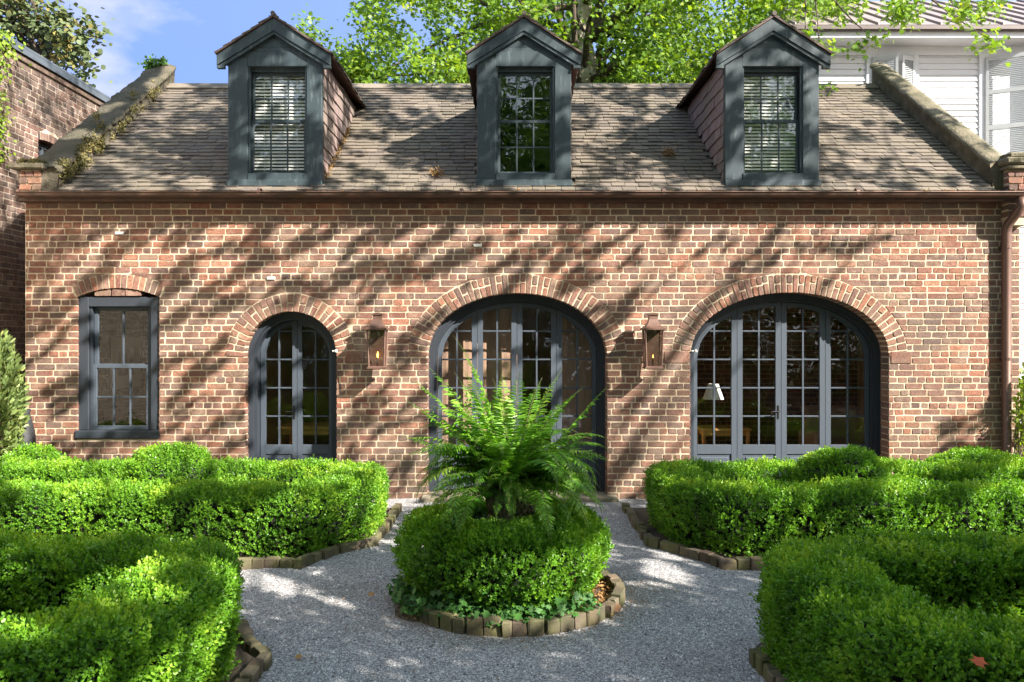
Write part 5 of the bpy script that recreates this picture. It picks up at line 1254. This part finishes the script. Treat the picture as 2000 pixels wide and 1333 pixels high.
# --- garden: mostly shade, with the lit patches of the photograph left open
NG = 34000
Ty = rng.uniform(2.4, 9.6, NG); Tx = rng.uniform(-.72, .72, NG)*Ty
inbed = (np.abs(Tx) > np.where(Ty > 6.05, 1.36, 1.5)) & (np.hypot(Tx, Ty-6.05) > 1.95) & (np.abs(Ty-6.05) > .8); incirc = np.hypot(Tx, Ty-6.05) < .82
Tz = np.where(inbed | incirc, .6, 0.0); Tg = np.stack([Tx, Ty, Tz], 1); px, py = to_px(Tg)
qx, qy = px + 14*vnoise(px/40, py/22, 11), py + 7*vnoise(px/40, py/22, 12)
lit_segs = [(0,935,740,915,16),(240,905,720,905,12),(0,955,320,950,10),(455,1130,560,1150,9),(545,1140,690,1180,7),(480,1110,520,1112,5),(1230,1060,1470,1085,15),(1260,1105,1340,1120,8),(1215,985,1290,1000,6),(1235,1005,1300,1035,5),(750,985,800,992,6),
  (40,1045,30,1090,32),(150,1070,250,1075,11),(330,1090,410,1105,22),(230,1150,330,1120,10),(1270,935,1480,930,16),(1400,905,1560,905,12),(1300,960,1420,965,8),(1560,950,1640,945,6),(1660,905,1900,905,4),(800,1060,850,1065,13),(730,940,755,960,8),(1800,1060,2000,1050,5),(1550,1075,1640,1060,4),(310,1010,420,1000,5),(0,1000,120,990,6),(560,935,740,960,9)]
lit = np.zeros(NG, bool)
for (x0, y0, x1, y1, hw) in lit_segs: lit |= seg_d(qx, qy, x0, y0, x1, y1) < hw*1.5*(1+.4*vnoise(px/25, py/14, 13))
lit |= (vnoise(px/34, py/15, 14) > np.where((px < 800) | (py < 1000), .2, .55)) & inbed
Tg = Tg[~lit]
allT = [(Tw, 7.0, 11.0), (Tr, 7.0, 11.0), (Tp, 8.0, 13.0), (Td, 8.0, 13.0), (Tl, 12, 18), (Tg, 7.0, 11.0)]
Q = []; 
for T_, t0, t1 in allT:
    n = len(T_); t_ = rng.uniform(t0, t1, n)
    Q.append(T_ + sd_[None, :]*t_[:, None])
# split the crowns between two trees by position
Qc = np.concatenate(Q); 
fc = np.array([0, 6.05, 1.15]); rel = fc[None, :]-Qc; tt_ = rel@sd_; dperp = np.linalg.norm(rel - tt_[:, None]*sd_[None, :], axis=1)
Qc = Qc[~((dperp < .62) & (rng.random(len(Qc)) < .72))]
ok = (Qc[:, 1] < 1.2) | (Qc[:, 2] > CH + .46*Qc[:, 1] + .6); Qc = Qc[ok]
near_tree = Qc[:, 0] < 9.0
for k, (msk, bx, by, lab) in enumerate(((near_tree, 6.2, -5.5, 'spreading oak behind the photographer whose leaves dapple the garden'), (~near_tree, 14.0, -7.5, 'tall oak off to the right whose limbs shade the brick wall'))):
    q = Qc[msk]; n = len(q); root = empty('oak_tree', (bx, by, 0), lab, 'tree')
    A = rng.normal(size=(n, 3)); N = np.array(SUN)[None, :] + rng.normal(size=(n, 3))*.45
    leaf_mesh('foliage', q - nrm(A)*.06, A, N, rng.uniform(.07, .115, n), M['oak'], root, 'oval', None, 1.0)
    c = q.mean(axis=0); mb = MB(); crown0 = Vector((bx+(c[0]-bx)*.25, by+(c[1]-by)*.25, 5.0 if k == 0 else 7.0)); limb(mb, (bx, by, 0), crown0, .34, .2, .03, 8, k); mb.build('trunk', M['darkbark'], root, True)
    mb = MB(); idx = rng.choice(n, 26, replace=False)
    for j, i in enumerate(idx): limb(mb, crown0, q[i], .05, .008, .05, 6, 700+j)
    mb.build('branches', M['darkbark'], root)

# ---------------------------------------------------------------- small plants, litter
def plant(name, label, cat, c, r, h, n, size, mat, shape='long', up=.8, base=0.0):
    root = empty(name, (c[0], c[1], base), label, cat); d = rng.normal(size=(n, 3)); d = nrm(d)*(rng.random((n, 1))**.4); C = np.array(c)[None, :] + d*np.array([r, r, h]); C[:, 2] = np.maximum(C[:, 2], base+.02)
    A = d*.8 + np.array([0,0,up]) + rng.normal(size=(n, 3))*.4
    leaf_mesh('leaves', C, A, rng.normal(size=(n, 3))+np.array([0,-.3,.6]), size*rng.uniform(.7,1.3,n), mat, root, shape)
    mb = MB()
    for k in range(9): limb(mb, (c[0]+random.uniform(-.08,.08), c[1]+random.uniform(-.08,.08), base), (c[0]+random.uniform(-r,r)*.7, c[1]+random.uniform(-r,r)*.7, c[2]+random.uniform(-.2,.7)*h), .012, .004, .08, 4, k)
    mb.build('stem', M['twig'], root); return root
plant('evergreen_shrub', 'feathery olive green shrub at the left edge beside the brick corner', 'shrub', (-5.97, 9.15, 1.15), .34, .92, 5200, .075, M['shrub'])
plant('evergreen_shrub', 'green shrub at the right edge beyond the downspout', 'shrub', (6.72, 9.9, .95), .48, .85, 2600, .07, M['shrub'], 'oval')
plant('climbing_vine', 'sprig of young vine climbing the downspout at its foot', 'vine', (6.12, 9.55, 1.05), .10, .55, 260, .05, M['vine'], 'oval')
root = empty('clay_jar', (-5.82, 9.5, 0), 'dark glazed jar standing by the brick corner at the far left', 'jar')
mb = MB(); mb.lathe([(.09,0),(.12,.12),(.14,.45),(.135,.8),(.10,.98),(.075,1.06),(.09,1.11),(.075,1.12)], (-5.82, 9.5, 0), 28); mb.build('jar_body', M['jar'], root, True)
# creeper on the left building
cr = empty('creeper', (XN, 10.6, 4.6), 'bright creeper hanging on the left building at the picture edge', 'creeper')
n = 1500; C = np.stack([XN+.03+np.abs(rng.normal(size=n))*.06, 10.25+rng.normal(size=n)*.20+rng.random(n)*.25, rng.uniform(4.3, 6.15, n)], 1); C[:, 1] += (C[:, 2] > 5.8)*rng.random(n)*.4
leaf_mesh('leaves', C, rng.normal(size=(n, 3))-np.array([0,0,.7]), rng.normal(size=(n, 3))*.5+np.array([1,-.3,.3]), rng.uniform(.035,.06,n), M['vine'], cr, 'oval')
mb = MB(); 
for k in range(5): limb(mb, (XN+.02, 10.3+.08*k, 4.2), (XN+.02, 10.4+.1*k, 6.1), .008, .004, .03, 8, k)
mb.build('stem', M['twig'], cr)
# growth on the left parapet
def tuft(label, pts, n, size, mat, spread, name='moss_tuft', cat='moss', shape='long', up=1.0):
    c0 = pts[0]; root_o = None; pts = np.array(pts); C = pts[rng.integers(0, len(pts), n)] + rng.normal(size=(n, 3))*spread
    A = rng.normal(size=(n, 3))*.7 + np.array([0,-.2,up]); o = leaf_mesh(name, C, A, rng.normal(size=(n, 3))+np.array([0,-.4,.6]), size*rng.uniform(.6,1.3,n), mat, None, shape); tag(o, label, cat); return o
M['dry2'] = m_leaf('rusty_moss', (.10,.055,.02), (.26,.16,.06), .15, .85, (1.2,1,.6)); xp = XI0-.05
tuft('dry golden moss and stems along the lower left parapet', [(xp+.06+random.gauss(0,.04), y+random.gauss(0,.06), roofz(y)+random.uniform(.02,.27)) for y in np.linspace(9.68, 10.7, 26)], 2000, .045, M['moss'], .035, up=.5)
tuft('olive moss patches along the middle of the left parapet', [(xp+.06+random.gauss(0,.045), y+random.gauss(0,.08), roofz(y)+random.uniform(.05,.29)) for y in list(np.linspace(10.6, 12.3, 18))], 1700, .036, M['moss'], .03, up=.5)
tuft('small green plant sprouting from the top of the left parapet', [(XI0-.2+random.uniform(-.18,.22), 12.85, roofz(12.8)+.30+random.uniform(0,.1)) for _ in range(12)], 240, .05, M['oak'], .045, 'wall_plant', 'plant', 'oval', 1.2)
tuft('low green moss on the left kneeler cap', [(random.uniform(-5.98,-5.64), random.uniform(9.56,9.9), 4.075) for _ in range(20)], 900, .03, M['moss'], .018, up=1.0)
for d in DORM[:1]:
    tuft('dry litter in the angle of the left dormer cheek', [(d['x']+HWD+.03, y, roofz(y)+.02) for y in np.linspace(9.85, 11.2, 30)], 700, .028, M['dry2'], .02, 'leaf_litter', 'litter')
for (px, py, lab) in ((855, 345, 'dry straw tuft on the slates left of the middle dormer'), (1305, 305, 'dry straw tuft on the slates left of the right dormer')):
    k_ = (666.5-py)/F; y = (ZE-CH-SL*YE)/(k_-SL); x = (px-1000)*y/F
    tuft(lab, [(x+random.uniform(-.09,.09), y+random.uniform(-.04,.04), roofz(y)+.03) for _ in range(8)], 200, .035, M['dry2'], .035, 'straw_tuft', 'straw')
xs_ = rng.uniform(XI0, XI1, 2600); ys2 = 9.50+np.abs(rng.normal(size=2600))*.035
kk = rng.random(2600) < np.where(xs_ > 4.6, 1, np.where(np.abs(xs_+2.) < 2.5, .5, .25)); xs_ = xs_[kk]; ys2 = ys2[kk]; n = len(xs_)
lt = leaf_mesh('gutter_litter', np.stack([xs_, ys2, roofz(np.maximum(ys2, 9.52))+.018+rng.random(n)*.012], 1), rng.normal(size=(n, 3))*np.array([1,1,.2]), rng.normal(size=(n, 3))*.3+np.array([0,0,1]), rng.uniform(.02,.045,n), M['dry'], None, 'long'); tag(lt, 'dry leaf litter caught along the gutter edge', 'litter', kind='stuff')
# leaf litter on gravel and beds
n = 2600; ys3 = rng.uniform(3.9, 9.5, n); xs3 = rng.uniform(-.45, .45, n)*ys3; hf = n//2; aa = rng.uniform(0, 6.28, hf); ra_ = .88+np.abs(rng.normal(size=hf))*.12; xs3[:hf] = CX+ra_*np.cos(aa); ys3[:hf] = CY+ra_*np.sin(aa); lt = leaf_mesh('ground_litter', np.stack([xs3, ys3, .03+rng.random(n)*.008], 1), rng.normal(size=(n, 3))*np.array([1,1,.1]), rng.normal(size=(n, 3))*.25+np.array([0,0,1]), rng.uniform(.008,.028,n), M['dry2'], None, 'long'); tag(lt, 'tiny dry leaf bits sprinkled over the gravel', 'litter', kind='stuff')
n = 700; a = rng.uniform(-1.0, .9, n); r4 = rng.uniform(.5, .76, n); lt = leaf_mesh('bed_litter', np.stack([CX+r4*np.cos(a), CY+r4*np.sin(a), .035+rng.random(n)*.03], 1), rng.normal(size=(n, 3))*np.array([1,1,.3]), rng.normal(size=(n, 3))*.4+np.array([0,0,1]), rng.uniform(.02,.06,n), M['dry'], None, 'long'); tag(lt, 'dry leaves and twigs lying in the round bed behind its right edging', 'litter', kind='stuff')
def one_leaf(p, size, ang, mat, label, tilt=.2, shape='oval'):
    o = leaf_mesh('fallen_leaf', np.array([[p[0], p[1], p[2]]]), np.array([[math.cos(ang), math.sin(ang), tilt]]), np.array([[.1,-.3,1.]]), size, mat, None, shape, np.array([.6])); o.data.materials.clear(); o.data.materials.append(mat); tag(o, label, 'leaf')
p = P(1915, 1303, 3.15); one_leaf((p.x, 3.18, p.z-.005), .055, .5, M['orange'], 'orange fallen leaf resting on the front right hedge', .5, 'lobed')
p = PG(1210, 1205); one_leaf((p.x-.03, p.y, .03), .075, 1.0, M['dirt'], 'brown curled leaf beside the right edge of the round edging', .9); 
p = PG(725, 1170); one_leaf((p.x-.03, p.y, .03), .06, .1, M['dry'], 'tan fallen leaf on the gravel left of the round bed', .1)
p = PG(585, 1292); one_leaf((p.x-.03, p.y, .025), .05, .1, M['dry'], 'tan fallen leaf on the gravel near the front left corner bricks', .1)
